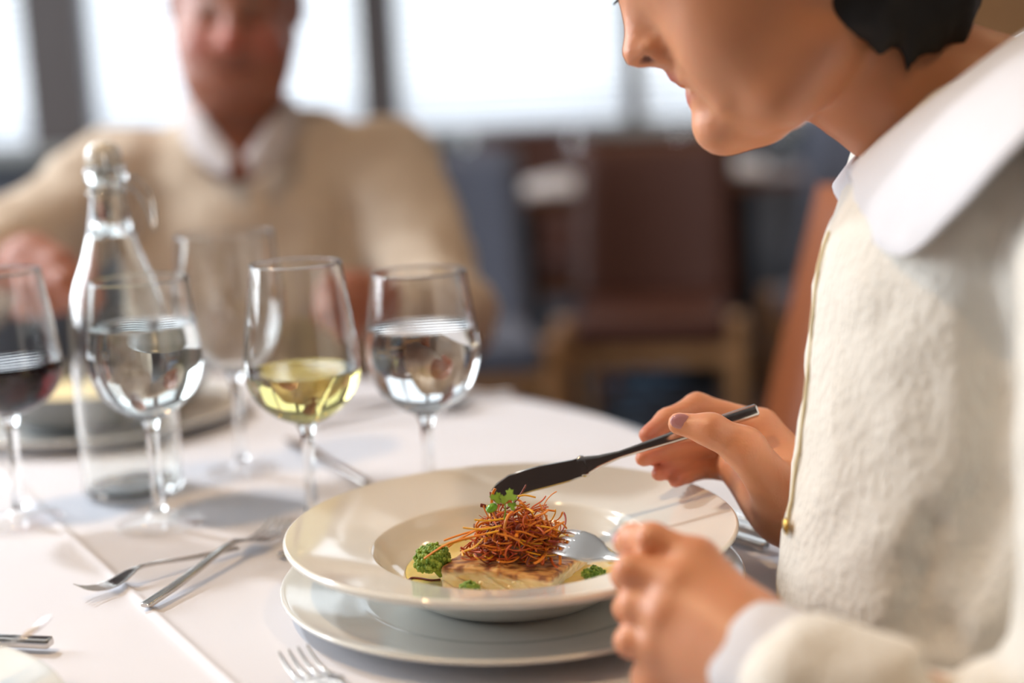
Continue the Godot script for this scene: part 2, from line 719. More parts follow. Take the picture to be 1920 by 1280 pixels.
func build_room():
	struct("floor", boxes([[Vector3(XL - 0.2, -0.1, ZB - 0.2), Vector3(XR + 0.2, 0, ZF + 0.2)]]), M.carpet)
	struct("ceiling", boxes([[Vector3(XL - 0.2, CEIL, ZB - 0.2), Vector3(XR + 0.2, CEIL + 0.1, ZF + 0.2)]]), M.ceiling_white)
	struct("wall_right", boxes([[Vector3(XR, 0, ZB - 0.2), Vector3(XR + 0.2, CEIL, ZF + 0.2)]]), M.plaster)
	struct("wall_front", boxes([[Vector3(XL, 0, ZF), Vector3(XR, CEIL, ZF + 0.2)]]), M.wall_umber)
	# back wall: a band of windows above a sill
	var sill := 0.905
	var top := 2.45
	struct("wall_back", boxes([[Vector3(XL, 0, ZB - 0.15), Vector3(XR, sill, ZB)], [Vector3(XL, top, ZB - 0.15), Vector3(XR, CEIL, ZB)], [Vector3(1.70, sill, ZB - 0.15), Vector3(XR, top, ZB)]]), M.wall_slate)
	struct("trim_1", box(Vector3(XR - XL - 0.02, 0.035, 0.16), 0.006, Vector3((XL + XR) / 2, sill - 0.018, ZB + 0.05)), M.sill_paint)
	# posts between the windows, read off the photograph: [x from, x to]
	var posts := [[XL, XL + 0.05], [-1.80, -1.575], [-0.535, -0.400], [0.485, 0.540], [1.60, 1.70]]
	for k in posts.size():
		struct("trim_%d" % (k + 2), box(Vector3(posts[k][1] - posts[k][0], top - sill, 0.13), 0.004, Vector3((posts[k][0] + posts[k][1]) / 2, (top + sill) / 2, ZB - 0.055)), M.mullion_paint)
	struct("trim_8", boxes([[Vector3(1.72, 0.92, ZB), Vector3(XR, CEIL, ZB + 0.02)]]), M.oak)
	for k in posts.size() - 1:
		var x0: float = posts[k][1]
		var x1: float = posts[k + 1][0]
		var w := x1 - x0
		var win = Node3D.new()
		win.name = "window_%d" % (k + 1)
		add_child(win)
		win.position = Vector3((x0 + x1) / 2, sill, ZB - 0.10)
		win.set_meta("kind", "structure")
		obj("pane", box(Vector3(w, top - sill, 0.006)), M.pane, win, Vector3(0, (top - sill) / 2, 0))
		obj("frame", frame_mesh(w, top - sill, 0.010, 0.03), M.mullion_paint, win)
		var where = ["between the room corner and the wide grey post", "between the wide grey post and the narrow post behind the man", "between the narrow post and the thin mullion", "between the thin mullion and the oak panel"][k]
		var bl = thing("window_blind", "white horizontal slat blind " + where, "blind", Vector3((x0 + x1) / 2, sill, ZB - 0.03), Basis(), "white blinds along the window wall")
		obj("head_rail", box(Vector3(w - 0.012, 0.04, 0.045), 0.004), M.slat, bl, Vector3(0, top - sill - 0.02, 0))
		obj("bottom_rail", box(Vector3(w - 0.02, 0.014, 0.036), 0.003), M.slat, bl, Vector3(0, 0.022, 0))
		var sm = box(Vector3(w - 0.02, 0.0012, 0.036))
		var pitch := 0.0345
		var count := int((top - sill - 0.09) / pitch)
		for s in count:
			obj("slat", sm, M.slat, bl, Vector3(0, 0.055 + s * pitch, 0), Basis(Vector3.RIGHT, deg_to_rad(38)))
		for sx in [-0.36, 0.36]:
			obj("ladder_cord", tube([Vector3(sx * w, 0.02, 0.021), Vector3(sx * w, top - sill - 0.03, 0.021)], 0.0008, 5), M.slat, bl)
	# left wall: two tall windows towards the table
	var wz := [[-4.2, -2.7], [-2.5, -1.0]]
	var ws := 0.85
	var wt := 2.5
	struct("wall_left", boxes([[Vector3(XL - 0.15, 0, ZB), Vector3(XL, ws, ZF)], [Vector3(XL - 0.15, wt, ZB), Vector3(XL, CEIL, ZF)], [Vector3(XL - 0.15, ws, ZB), Vector3(XL, wt, wz[0][0])], [Vector3(XL - 0.15, ws, wz[0][1]), Vector3(XL, wt, wz[1][0])], [Vector3(XL - 0.15, ws, wz[1][1]), Vector3(XL, wt, ZF)]]), M.plaster)
	for k in 2:
		var win = Node3D.new()
		win.name = "window_%d" % (k + 5)
		add_child(win)
		win.transform = Transform3D(Basis(Vector3.UP, PI / 2), Vector3(XL - 0.08, ws, (wz[k][0] + wz[k][1]) / 2))
		win.set_meta("kind", "structure")
		obj("pane", box(Vector3(1.5, wt - ws, 0.006)), M.pane, win, Vector3(0, (wt - ws) / 2, 0))
		obj("frame", frame_mesh(1.5, wt - ws, 0.05, 0.06), M.mullion_paint, win)
	# ceiling lamps: warm downlights over the tables, one white spotlight aimed at the table from the left and behind
	var k := 0
	for at in [Vector3(-0.95, CEIL, -0.55), Vector3(0.55, CEIL, -0.35), Vector3(-0.9, CEIL, -3.0), Vector3(1.2, CEIL, -2.2), Vector3(0.6, CEIL, -3.9), Vector3(-1.5, CEIL, -3.9), Vector3(1.9, CEIL, -4.1)]:
		var spot_names = ["over the plate with the propped fork", "above the woman and her plate", "behind the man in the linen shirt", "over the tan chair by the woman", "above the brown leather chairs at the back", "over the grey chairs by the window wall", "in front of the oak panel"]
		var dl = thing("downlight", "small round recessed ceiling downlight with warm light " + spot_names[k], "downlight", at, Basis(), "ceiling downlights")
		obj("bezel", lathe([Vector2(0.035, -0.001), Vector2(0.052, -0.001), Vector2(0.052, -0.008), Vector2(0.035, -0.012), Vector2(0.035, -0.001)], 32), M.ceiling_white, dl)
		obj("lamp_lens", lathe([Vector2(0, -0.002), Vector2(0.036, -0.002), Vector2(0.034, -0.006), Vector2(0, -0.007)], 24), M.lamp_glow, dl)
		var l = SpotLight3D.new()
		l.name = "warm_lamp"
		dl.add_child(l, true)
		l.position = Vector3(0, -0.02, 0)
		l.rotation = Vector3(-PI / 2, 0, 0)
		l.spot_angle = 62
		l.spot_angle_attenuation = 0.9
		l.spot_range = 12
		l.light_energy = WARM_E * [2.6, 0.8, 1.0, 1.0, 1.0, 1.0, 1.0][k]
		l.light_size = 0.035
		l.light_color = Color(1.0, 0.83, 0.62)
		l.shadow_enabled = true
		k += 1
	var from := Vector3(-1.75, 2.5, -2.15)
	var to := Vector3(-0.12, 0.8, -0.85)
	var tl = thing("track_spotlight", "black cylindrical ceiling spotlight aimed down at the round table", "spotlight", from)
	var tb := aim((to - from), Vector3.UP)
	obj("stem", tube([Vector3(0, CEIL - from.y, 0), Vector3(0, 0.02, 0)], 0.008, 10), M.black_metal, tl)
	obj("housing", lathe([Vector2(0, -0.10), Vector2(0.055, -0.10), Vector2(0.055, -0.10), Vector2(0.06, 0.04), Vector2(0.06, 0.04), Vector2(0.05, 0.04), Vector2(0.045, -0.02), Vector2(0, -0.02)], 32), M.black_metal, tl, Vector3.ZERO, Basis(tb.y, tb.x, -tb.z))
	obj("lamp_lens", lathe([Vector2(0, 0.004), Vector2(0.045, 0.004), Vector2(0.045, 0.012), Vector2(0, 0.014)], 24), M.white_lamp_glow, tl, Vector3.ZERO, Basis(tb.y, tb.x, -tb.z))
	var key = SpotLight3D.new()
	key.name = "white_lamp"
	tl.add_child(key)
	key.position = tb.x * 0.045
	key.look_at_from_position(from + tb.x * 0.045, to, Vector3.UP)
	key.spot_angle = 34
	key.spot_angle_attenuation = 0.8
	key.spot_range = 12
	key.light_energy = KEY_E
	key.light_size = 0.09
	key.light_color = Color(0.95, 0.975, 1.0)
	key.shadow_enabled = true

const WARM_E := 0.6
const KEY_E := 3.0

func frame_mesh(w, h, t, d) -> ArrayMesh:
	return boxes([[Vector3(-w / 2, 0, -d / 2), Vector3(-w / 2 + t, h, d / 2)], [Vector3(w / 2 - t, 0, -d / 2), Vector3(w / 2, h, d / 2)], [Vector3(-w / 2 + t, 0, -d / 2), Vector3(w / 2 - t, t, d / 2)], [Vector3(-w / 2 + t, h - t, -d / 2), Vector3(w / 2 - t, h, d / 2)]])

# ------------------------------------------------------------------ table and linen
const TC := Vector3(-0.5, 0, -1.0)
const TR := 0.685

func cloth_y(x: float, z: float) -> float:
	var c0 := Vector2(-0.359, -1.068)
	var dir := (Vector2(-0.166, -0.75) - c0).normalized()
	var rel := Vector2(x, z) - c0
	var d := rel.x * dir.y - rel.y * dir.x      # across the crease, positive towards the plate
	var h := 0.0022 * exp(-pow(d / 0.0035, 2.0)) + (0.0009 * exp(-d / 0.03) if d > 0.0 else 0.0009 * exp(d / 0.006))
	return T - 0.001 + h + noise.get_noise_2d(x * 7.0, z * 7.0) * 0.0006

func build_table():
	var t = thing("round_table", "round dining table under the white tablecloth", "table", TC)
	obj("tabletop", lathe([Vector2(0, 0.70), Vector2(TR - 0.01, 0.70), Vector2(TR - 0.006, 0.704), Vector2(TR - 0.006, 0.731), Vector2(TR - 0.01, 0.735), Vector2(0, 0.735)], 64), M.walnut, t)
	obj("pedestal", lathe(curve([Vector2(0.05, 0.70), Vector2(0.05, 0.4), Vector2(0.055, 0.12), Vector2(0.12, 0.045), Vector2(0.26, 0.02), Vector2(0.27, 0.0)], 5) + [Vector2(0, 0)], 32, false), M.black_metal, t)
	# tablecloth: a top that carries one pressed crease, and a hanging skirt
	var c0 := Vector2(-0.359, -1.068)
	var dir := (Vector2(-0.166, -0.75) - c0).normalized()
	var nrm := Vector2(dir.y, -dir.x)
	var ctr := Vector2(TC.x, TC.z) - c0
	var cd := ctr.dot(nrm)
	var cu := ctr.dot(dir)
	var ds := []
	var x := cd - TR
	while x < cd + TR:
		ds.append(x)
		x += clampf(absf(x) * 0.25, 0.0012, 0.028)
	ds.append(cd + TR)
	var v := PackedVector3Array()
	var ix := PackedInt32Array()
	var nu := 64
	for d in ds:
		var half := sqrt(maxf(TR * TR - (d - cd) * (d - cd), 1e-8))
		for k in nu:
			var u := cu + half * (2.0 * k / (nu - 1) - 1.0)
			var p: Vector2 = c0 + dir * u + nrm * d
			v.append(Vector3(p.x, cloth_y(p.x, p.y), p.y))
	for i in ds.size() - 1:
		for k in nu - 1:
			var q := i * nu + k
			ix.append_array([q, q + 1, q + nu, q + 1, q + nu + 1, q + nu])
	# skirt
	var ns := 240
	var nr := 14
	var base := v.size()
	for j in nr:
		var h := float(j) / (nr - 1)
		for k in ns:
			var a := TAU * k / ns
			var fold := 0.5 + 0.5 * sin(a * 17.0 + 1.3 * sin(a * 3.0))
			var calm := smoothstep(0.25, 0.7, absf(angle_difference(a, 0.30)))   # held in by the woman's lap
			var r := TR + 0.002 + 0.002 * minf(1.0, h * 14.0) + 0.045 * h * fold * calm
			var y := T - (0.0 if j == 0 else 0.004) - 0.20 * h
			v.append(Vector3(TC.x + cos(a) * r, y - (0.001 if j == 0 else 0.0), TC.z + sin(a) * r))
	for j in nr - 1:
		for k in ns:
			var a := base + j * ns + k
			var b := base + j * ns + (k + 1) % ns
			ix.append_array([a, a + ns, b, b, a + ns, b + ns])
	tag(obj("tablecloth", commit(v, ix, false), M.tablecloth), "white linen tablecloth with a pressed crease hanging over the round table", "tablecloth")

# ------------------------------------------------------------------ cutlery
func extrude(poly: Array, t: float, edge := 0.0) -> ArrayMesh:
	# a flat outline in x and y with thickness t in z; edge > 0 bevels its rim
	var pp := PackedVector2Array(poly)
	var tri := Geometry2D.triangulate_polygon(pp)
	var n := pp.size()
	var mid := Vector2.ZERO
	for p in pp: mid += p / n
	var v := PackedVector3Array()
	var ix := PackedInt32Array()
	var inner := []
	for i in n:
		var d := (pp[(i + 1) % n] - pp[(i + n - 1) % n]).normalized()
		var o := Vector2(d.y, -d.x)
		if o.dot(pp[i] - mid) > 0: o = -o
		inner.append(pp[i] + o * edge)
	for s in [0.5, -0.5]:
		var b := v.size()
		for i in n: v.append(Vector3(inner[i].x, inner[i].y, s * t))
		for i in range(0, tri.size(), 3):
			ix.append_array([b + tri[i], b + tri[i + 1], b + tri[i + 2]] if s > 0 else [b + tri[i], b + tri[i + 2], b + tri[i + 1]])
	var b2 := v.size()
	for i in n:
		v.append(Vector3(inner[i].x, inner[i].y, 0.5 * t))
		v.append(Vector3(pp[i].x, pp[i].y, 0.0))
		v.append(Vector3(inner[i].x, inner[i].y, -0.5 * t))
	for i in n:
		var j := (i + 1) % n
		for r in 2:
			var a := b2 + i * 3 + r
			var c := b2 + j * 3 + r
			ix.append_array([a, a + 1, c, c, a + 1, c + 1] if Geometry2D.is_polygon_clockwise(pp) == false else [a, c, a + 1, c, c + 1, a + 1])
	return commit(v, ix)

var fork_meshes := {}

func fork_parts(o):
	# along x: handle end at 0, tips at 0.172; tines curve up
	if fork_meshes.is_empty():
		fork_meshes.handle = bar([[0.0, 0.0022, 0, 0.0030, 0.0010], [0.0012, 0.0022, 0, 0.0042, 0.0019], [0.03, 0.0035, 0, 0.0040, 0.0019], [0.06, 0.0065, 0, 0.0034, 0.0018], [0.09, 0.0105, 0, 0.0026, 0.0017], [0.105, 0.0115, 0, 0.0024, 0.0016], [0.113, 0.0108, 0, 0.0042, 0.0013], [0.12, 0.0088, 0, 0.0082, 0.0010], [0.128, 0.0058, 0, 0.0104, 0.0009], [0.136, 0.0036, 0, 0.0108, 0.0008], [0.141, 0.0029, 0, 0.0105, 0.0007]], 16, 0.5)
		fork_meshes.tine = bar([[0.138, 0.0032, 0, 0.0018, 0.0008], [0.148, 0.0026, 0, 0.0015, 0.0008], [0.158, 0.0042, 0, 0.0013, 0.0008], [0.166, 0.0072, 0, 0.0011, 0.0007], [0.1715, 0.0102, 0, 0.0007, 0.0005]], 8, 0.6)
	obj("handle", fork_meshes.handle, M.steel, o)
	for k in 4:
		obj("tine", fork_meshes.tine, M.steel, o, Vector3(0, 0, (k - 1.5) * 0.0058))
	return o

func fork(label, from: Vector3, to: Vector3, up := Vector3.UP, size := 1.0):
	return fork_parts(thing("fork", label, "fork", from, aim(to - from, up).scaled(Vector3.ONE * size)))

func knife_handle() -> ArrayMesh:
	return bar([[0.0, 0.0033, 0, 0.0030, 0.0020], [0.0015, 0.0033, 0, 0.0044, 0.0031], [0.05, 0.0033, 0, 0.0041, 0.0029], [0.085, 0.0034, 0, 0.0032, 0.0022], [0.095, 0.0034, 0, 0.0030, 0.0018]], 16, 0.45)

func knife(label, from: Vector3, to: Vector3):
	var o = thing("knife", label, "knife", from, aim(to - from, Vector3.UP))
	obj("handle", knife_handle(), M.steel, o)
	obj("blade", extrude([Vector2(0.09, -0.003), Vector2(0.10, -0.006), Vector2(0.15, -0.0085), Vector2(0.185, -0.006), Vector2(0.197, 0.001), Vector2(0.195, 0.004), Vector2(0.17, 0.0048), Vector2(0.10, 0.0045), Vector2(0.09, 0.003)], 0.0014, 0.0006), M.steel, o, Vector3(0, 0.003, 0), Basis(Vector3.RIGHT, -PI / 2))
	return o

func spoon(label, from: Vector3, to: Vector3, size := 1.0):
	var o = thing("spoon", label, "spoon", from, aim(to - from, Vector3.UP).scaled(Vector3.ONE * size))
	obj("handle", bar([[0.0, 0.0022, 0, 0.0030, 0.0010], [0.0012, 0.0022, 0, 0.0042, 0.0019], [0.06, 0.0065, 0, 0.0034, 0.0018], [0.10, 0.0105, 0, 0.0024, 0.0016], [0.115, 0.010, 0, 0.0024, 0.0013], [0.122, 0.008, 0, 0.004, 0.001]], 14, 0.5), M.steel, o)
	# bowl of the spoon: a dished oval
	var rows := []
	for i in 11:
		var row := []
		var u := i / 10.0
		var w := 0.0175 * pow(sin(PI * clampf(u * 0.97 + 0.02, 0, 1)), 0.6) + 0.0008
		for j in 9:
			var s := j / 4.0 - 1.0
			row.append(Vector3(0.119 + 0.052 * u, 0.0085 - 0.0075 * sin(PI * clampf(u + 0.03, 0, 1)) * (1.0 - s * s * 0.9), s * w))
		rows.append(row)
	obj("bowl", sheet(rows, 0.0012), M.steel, o)
	return o

func build_setting():
	var at := Vector3(-0.006, T, -0.874)
	var charger = obj("charger_plate", lathe([Vector2(0, 0.0), Vector2(0.088, 0.0), Vector2(0.092, 0.001)] + curve([Vector2(0.094, 0.0022), Vector2(0.115, 0.0052), Vector2(0.136, 0.0095), Vector2(0.1465, 0.0128), Vector2(0.148, 0.0143), Vector2(0.1462, 0.0155), Vector2(0.136, 0.0130), Vector2(0.116, 0.0090), Vector2(0.101, 0.0066), Vector2(0.096, 0.0052), Vector2(0.088, 0.0045), Vector2(0.05, 0.0044), Vector2(0, 0.0044)], 4), 128), M.porcelain_cool, null, at)
	tag(charger, "flat white porcelain plate under the wide-rimmed fish bowl", "plate")
	var prof := [Vector2(0, 0.0105), Vector2(0.054, 0.0100), Vector2(0.056, 0.0052), Vector2(0.061, 0.0052)]
	prof += curve([Vector2(0.0635, 0.006), Vector2(0.073, 0.0125), Vector2(0.083, 0.02216), Vector2(0.0895, 0.02865), Vector2(0.096, 0.03254), Vector2(0.106, 0.03557), Vector2(0.122, 0.0393), Vector2(0.1375, 0.0431), Vector2(0.1405, 0.0448), Vector2(0.1412, 0.0469), Vector2(0.1398, 0.0485), Vector2(0.137, 0.0481), Vector2(0.122, 0.0443), Vector2(0.104, 0.0398), Vector2(0.0895, 0.03626), Vector2(0.0868, 0.03514), Vector2(0.085, 0.03298), Vector2(0.0815, 0.02779), Vector2(0.0755, 0.0213), Vector2(0.066, 0.0165), Vector2(0.052, 0.0145), Vector2(0.03, 0.014), Vector2(0, 0.014)], 4)
	var bowl = obj("pasta_bowl", lathe(prof, 144), M.porcelain, null, at + Vector3(0, 0, 0.0025), Basis().scaled(Vector3(1.018, 1, 1.018)))
	tag(bowl, "wide-rimmed white porcelain bowl holding the seared fish", "bowl")
	# two forks left of the plate
	fork("small steel fork with tines lying over the tablecloth crease", Y(446, 1030, T + 0.0025), Y(204, 1102, T + 0.0025), Vector3.UP, 0.72)
	fork("steel fork with its tines pointing at the rim of the fish bowl", Y(272, 1141, T + 0.0025), Y(530, 992, T + 0.0025), Vector3.UP, 0.98)
	spoon("steel spoon with its end showing beside the fork tines and bowl rim", Y(524, 1046, T + 0.001), Y(700, 985, T + 0.001), 0.9)
	# handles to the right of the plate, towards the woman
	var ends := [Vector2(1436, 992), Vector2(1452, 1013), Vector2(1437, 1033)]
	var names := ["steel knife by the woman's wrist, farthest from the bowl of three", "steel knife by the woman's wrist, between two others", "steel knife by the woman's wrist, closest to the plate edge of three"]
	for k in 3:
		var e := Y(ends[k].x, ends[k].y, T + 0.001)
		var dir := (Y(1452, 1013, T) - Y(1372, 1003, T)).normalized()
		knife(names[k], e, e - dir * 0.1 + Vector3(-0.02, 0, -0.10))
	# second place at the lower left: plate, fork and knife resting on it
	var p2 := Vector3(-0.381, T, -0.657)
	tag(obj("side_plate", charger.mesh, M.porcelain_cool, null, p2), "white plate with a steel fork propped on its rim", "plate")
	knife("steel knife lying beside the plate with the propped fork", Y(97, 1214, T + 0.002), Y(-190, 1200, T + 0.002))
	var tip := Y(99, 1189, T + 0.032)
	fork("steel fork propped on the rim of an empty white plate", tip + Vector3(-0.13, -0.006, 0.105), tip, Vector3(-0.25, 0.93, -0.25), 0.97)
	fork("steel fork lying on the cloth in front of the fish plate", Y(551, 1246, T + 0.004) + (Y(608, 1288, T) - Y(551, 1243, T)).normalized() * 0.1685, Y(551, 1246, T + 0.004), Vector3.UP, 0.98)
	# cutlery beyond the bowl, towards the man
	knife("dark-looking steel knife on the cloth behind the wine glass stem", Y(690, 915, T + 0.001), Y(560, 840, T + 0.001))
	spoon("steel spoon lying behind the white wine and water glasses", Y(590, 802, T + 0.001), Y(730, 782, T + 0.001))
	knife("steel knife near the far edge of the tablecloth", Y(960, 742, T + 0.001), Y(800, 752, T + 0.001))
	fork("steel fork beside the man's grey bowl", Y(175, 838, T + 0.0025), Y(50, 852, T + 0.0025), Vector3.UP, 0.95)
	# the man's place: a grey bowl on a pale plate
	var mp := Vector3(-0.425, T, -1.43)
	tag(obj("dinner_plate", charger.mesh, M.porcelain_cool, null, mp), "pale plate under the man's grey bowl", "plate")
	var mb = obj("grey_bowl", lathe([Vector2(0, 0.006), Vector2(0.07, 0.006)] + curve([Vector2(0.075, 0.008), Vector2(0.098, 0.024), Vector2(0.112, 0.045), Vector2(0.1145, 0.047), Vector2(0.1105, 0.047), Vector2(0.094, 0.026), Vector2(0.06, 0.0135), Vector2(0, 0.0125)], 4), 96), M.grey_stoneware, null, mp)
	tag(mb, "grey stoneware bowl of pale food in front of the man", "bowl")
	var soup = obj("pale_food", lathe(curve([Vector2(0, 0.0145), Vector2(0.050, 0.0150), Vector2(0.078, 0.0225), Vector2(0.082, 0.0270), Vector2(0.072, 0.0345), Vector2(0.05, 0.0385), Vector2(0.026, 0.0440), Vector2(0, 0.0450)], 3), 48), M.curd, null, mp)
	tag(soup, "mound of pale food in the man's grey bowl", "food")

# ------------------------------------------------------------------ glasses
func goblet(label, foot_px: Vector2, d: Dictionary):
	# d: h height, rf foot, rr rim, rm widest, ym height of the widest, yb bottom of the bowl, level, liquid (material name or "")
	var o = thing("wine_glass" if d.wine else "water_goblet", label, "glass", Y(foot_px.x, foot_px.y, T + 0.001), Basis(), "stemmed glasses on the round table")
	var yb: float = d.yb
	var up := [Vector2(0.0085, yb + 0.001), Vector2(d.rm * 0.55, yb + (d.ym - yb) * 0.20), Vector2(d.rm * 0.86, yb + (d.ym - yb) * 0.52), Vector2(d.rm, d.ym), Vector2(lerpf(d.rm, d.rr, 0.33), lerpf(d.ym, d.h, 0.40)), Vector2(lerpf(d.rm, d.rr, 0.75), lerpf(d.ym, d.h, 0.78)), Vector2(d.rr, d.h)]
	var bowl: Array = curve(up, 6)
	var foot := [Vector2(0, 0), Vector2(d.rf - 0.0008, 0), Vector2(d.rf, 0.0009), Vector2(d.rf - 0.0006, 0.0018)] + curve([Vector2(d.rf * 0.7, 0.0030), Vector2(d.rf * 0.35, 0.0055), Vector2(0.0075, 0.0095), Vector2(0.0066, 0.0115)], 4) + [Vector2(0, 0.0115)]
	var stem := [Vector2(0, 0.0112), Vector2(0.0066, 0.0112)] + curve([Vector2(0.0066, 0.0116), Vector2(0.0050, 0.017), Vector2(0.0041, 0.03), Vector2(0.0040, yb * 0.6), Vector2(0.0048, yb - 0.010), Vector2(0.0066, yb - 0.003), Vector2(0.0080, yb + 0.0005)], 4) + [Vector2(0, yb + 0.0008)]
	var inner := []
	var thick := 0.0011
	for i in range(bowl.size() - 1, -1, -1):
		var p: Vector2 = bowl[i]
		if p.x - thick < 0.006 or p.y < yb + 0.005:
			continue
		inner.append(Vector2(p.x - thick, p.y))
	var lip := [Vector2(d.rr - thick * 0.5, d.h + 0.0006)]
	var last: Vector2 = inner[-1]
	var cup := inner + [Vector2(last.x * 0.5, last.y - 0.0025), Vector2(0, last.y - 0.0035)]
	obj("foot", lathe(foot, 72), M.clear_glass, o)
	obj("stem", lathe(stem, 40), M.glass, o)
	obj("bowl", lathe([Vector2(0, yb + 0.0008)] + bowl + lip + cup, 72), M.glass, o)
	if d.liquid != "":
		var liq := [Vector2(0, last.y - 0.0038), Vector2(last.x * 0.5, last.y - 0.0028)]
		var lev: float = d.level
		for i in range(inner.size() - 1, -1, -1):
			if inner[i].y < lev - 0.0005:
				liq.append(Vector2(inner[i].x + 0.00035, inner[i].y))
			else:
				var b: Vector2 = inner[i]
				var a: Vector2 = liq[-1]
				var t := (lev - a.y) / maxf(b.y - a.y, 1e-5)
				var r := lerpf(a.x, b.x + 0.00035, t)
				liq += [Vector2(r, lev), Vector2(r, lev), Vector2(r - 0.0015, lev - 0.0007), Vector2(r - 0.004, lev - 0.0010), Vector2(0, lev - 0.0011)]
				break
		obj("liquid", lathe(liq, 72), M[d.liquid], o)
	return o

func build_glasses():
	goblet("stemmed glass of dark red wine beside the water goblet", Vector2(40, 977), {"wine": true, "h": 0.198, "rf": 0.034, "rr": 0.0335, "rm": 0.0430, "ym": 0.122, "yb": 0.085, "level": 0.128, "liquid": "red_wine"})
	goblet("water goblet standing in front of the swing-top bottle", Vector2(300, 982), {"wine": false, "h": 0.190, "rf": 0.034, "rr": 0.0372, "rm": 0.0425, "ym": 0.128, "yb": 0.083, "level": 0.156, "liquid": "water"})
	goblet("stemmed glass of pale white wine beside the fish bowl", Vector2(588, 988), {"wine": true, "h": 0.200, "rf": 0.034, "rr": 0.0335, "rm": 0.0428, "ym": 0.122, "yb": 0.080, "level": 0.121, "liquid": "white_wine"})
	goblet("water goblet behind the fish bowl, beside the white wine", Vector2(808, 945), {"wine": false, "h": 0.184, "rf": 0.034, "rr": 0.0362, "rm": 0.0440, "ym": 0.120, "yb": 0.072, "level": 0.142, "liquid": "water"})
	goblet("tall empty goblet between the swing-top bottle and the man's shirt", Vector2(455, 884), {"wine": true, "h": 0.208, "rf": 0.032, "rr": 0.0415, "rm": 0.0450, "ym": 0.150, "yb": 0.088, "level": 0.0, "liquid": ""})
	# swing-top bottle
	var o = thing("swing_top_bottle", "clear glass swing-top bottle with a wire bail behind the water goblet", "bottle", Y(252, 918, T + 0.001))
	var body: Array = curve([Vector2(0.0385, 0.0012), Vector2(0.0408, 0.006), Vector2(0.0410, 0.03), Vector2(0.0410, 0.125), Vector2(0.0395, 0.150), Vector2(0.0335, 0.175), Vector2(0.0245, 0.198), Vector2(0.0175, 0.222), Vector2(0.0148, 0.240), Vector2(0.0142, 0.256), Vector2(0.0168, 0.260), Vector2(0.0168, 0.268), Vector2(0.0150, 0.271)], 5)
	var prof := [Vector2(0, 0.006), Vector2(0.022, 0.004), Vector2(0.034, 0.0)] + body + [Vector2(0.0105, 0.271)]
	for i in range(body.size() - 8, 2, -1):
		prof.append(Vector2(body[i].x - 0.0028 if body[i].x > 0.018 else minf(body[i].x - 0.0032, 0.0112), maxf(body[i].y, 0.007)))
	prof += [Vector2(0.03, 0.0075), Vector2(0, 0.0105)]
	obj("glass", lathe(prof, 72), M.bottle_glass, o)
	obj("stopper", lathe(curve([Vector2(0, 0.262), Vector2(0.009, 0.262), Vector2(0.0095, 0.272), Vector2(0.0135, 0.274), Vector2(0.0135, 0.283), Vector2(0.010, 0.289), Vector2(0.004, 0.291), Vector2(0, 0.291)], 3), 32), M.porcelain, o)
	obj("seal", lathe([Vector2(0.009, 0.2715), Vector2(0.0145, 0.2715), Vector2(0.0145, 0.2745), Vector2(0.009, 0.2745), Vector2(0.009, 0.2715)], 32), M.rubber_seal, o)
	obj("collar_wire", tube(ring(0.0158, 0.250, 28), 0.0011, 6), M.wire_steel, o)
	for s in [-1.0, 1.0]:
		obj("bail_wire", tube(curve([Vector3(0.004, 0.281, s * 0.0135), Vector3(0.006, 0.276, s * 0.0165), Vector3(0.008, 0.262, s * 0.0185), Vector3(0.010, 0.250, s * 0.0175)], 4), 0.0011, 6), M.wire_steel, o)
	obj("lever_wire", tube(curve([Vector3(0.008, 0.262, -0.0185), Vector3(0.022, 0.258, -0.019), Vector3(0.033, 0.240, -0.014), Vector3(0.036, 0.218, 0.0), Vector3(0.033, 0.240, 0.014), Vector3(0.022, 0.258, 0.019), Vector3(0.008, 0.262, 0.0185)], 6), 0.0012, 6), M.wire_steel, o)

func ring(r: float, y: float, n: int) -> Array:
	var out := []
	for k in n + 1:
		out.append(Vector3(cos(TAU * k / n) * r, y, sin(TAU * k / n) * r))
	return out

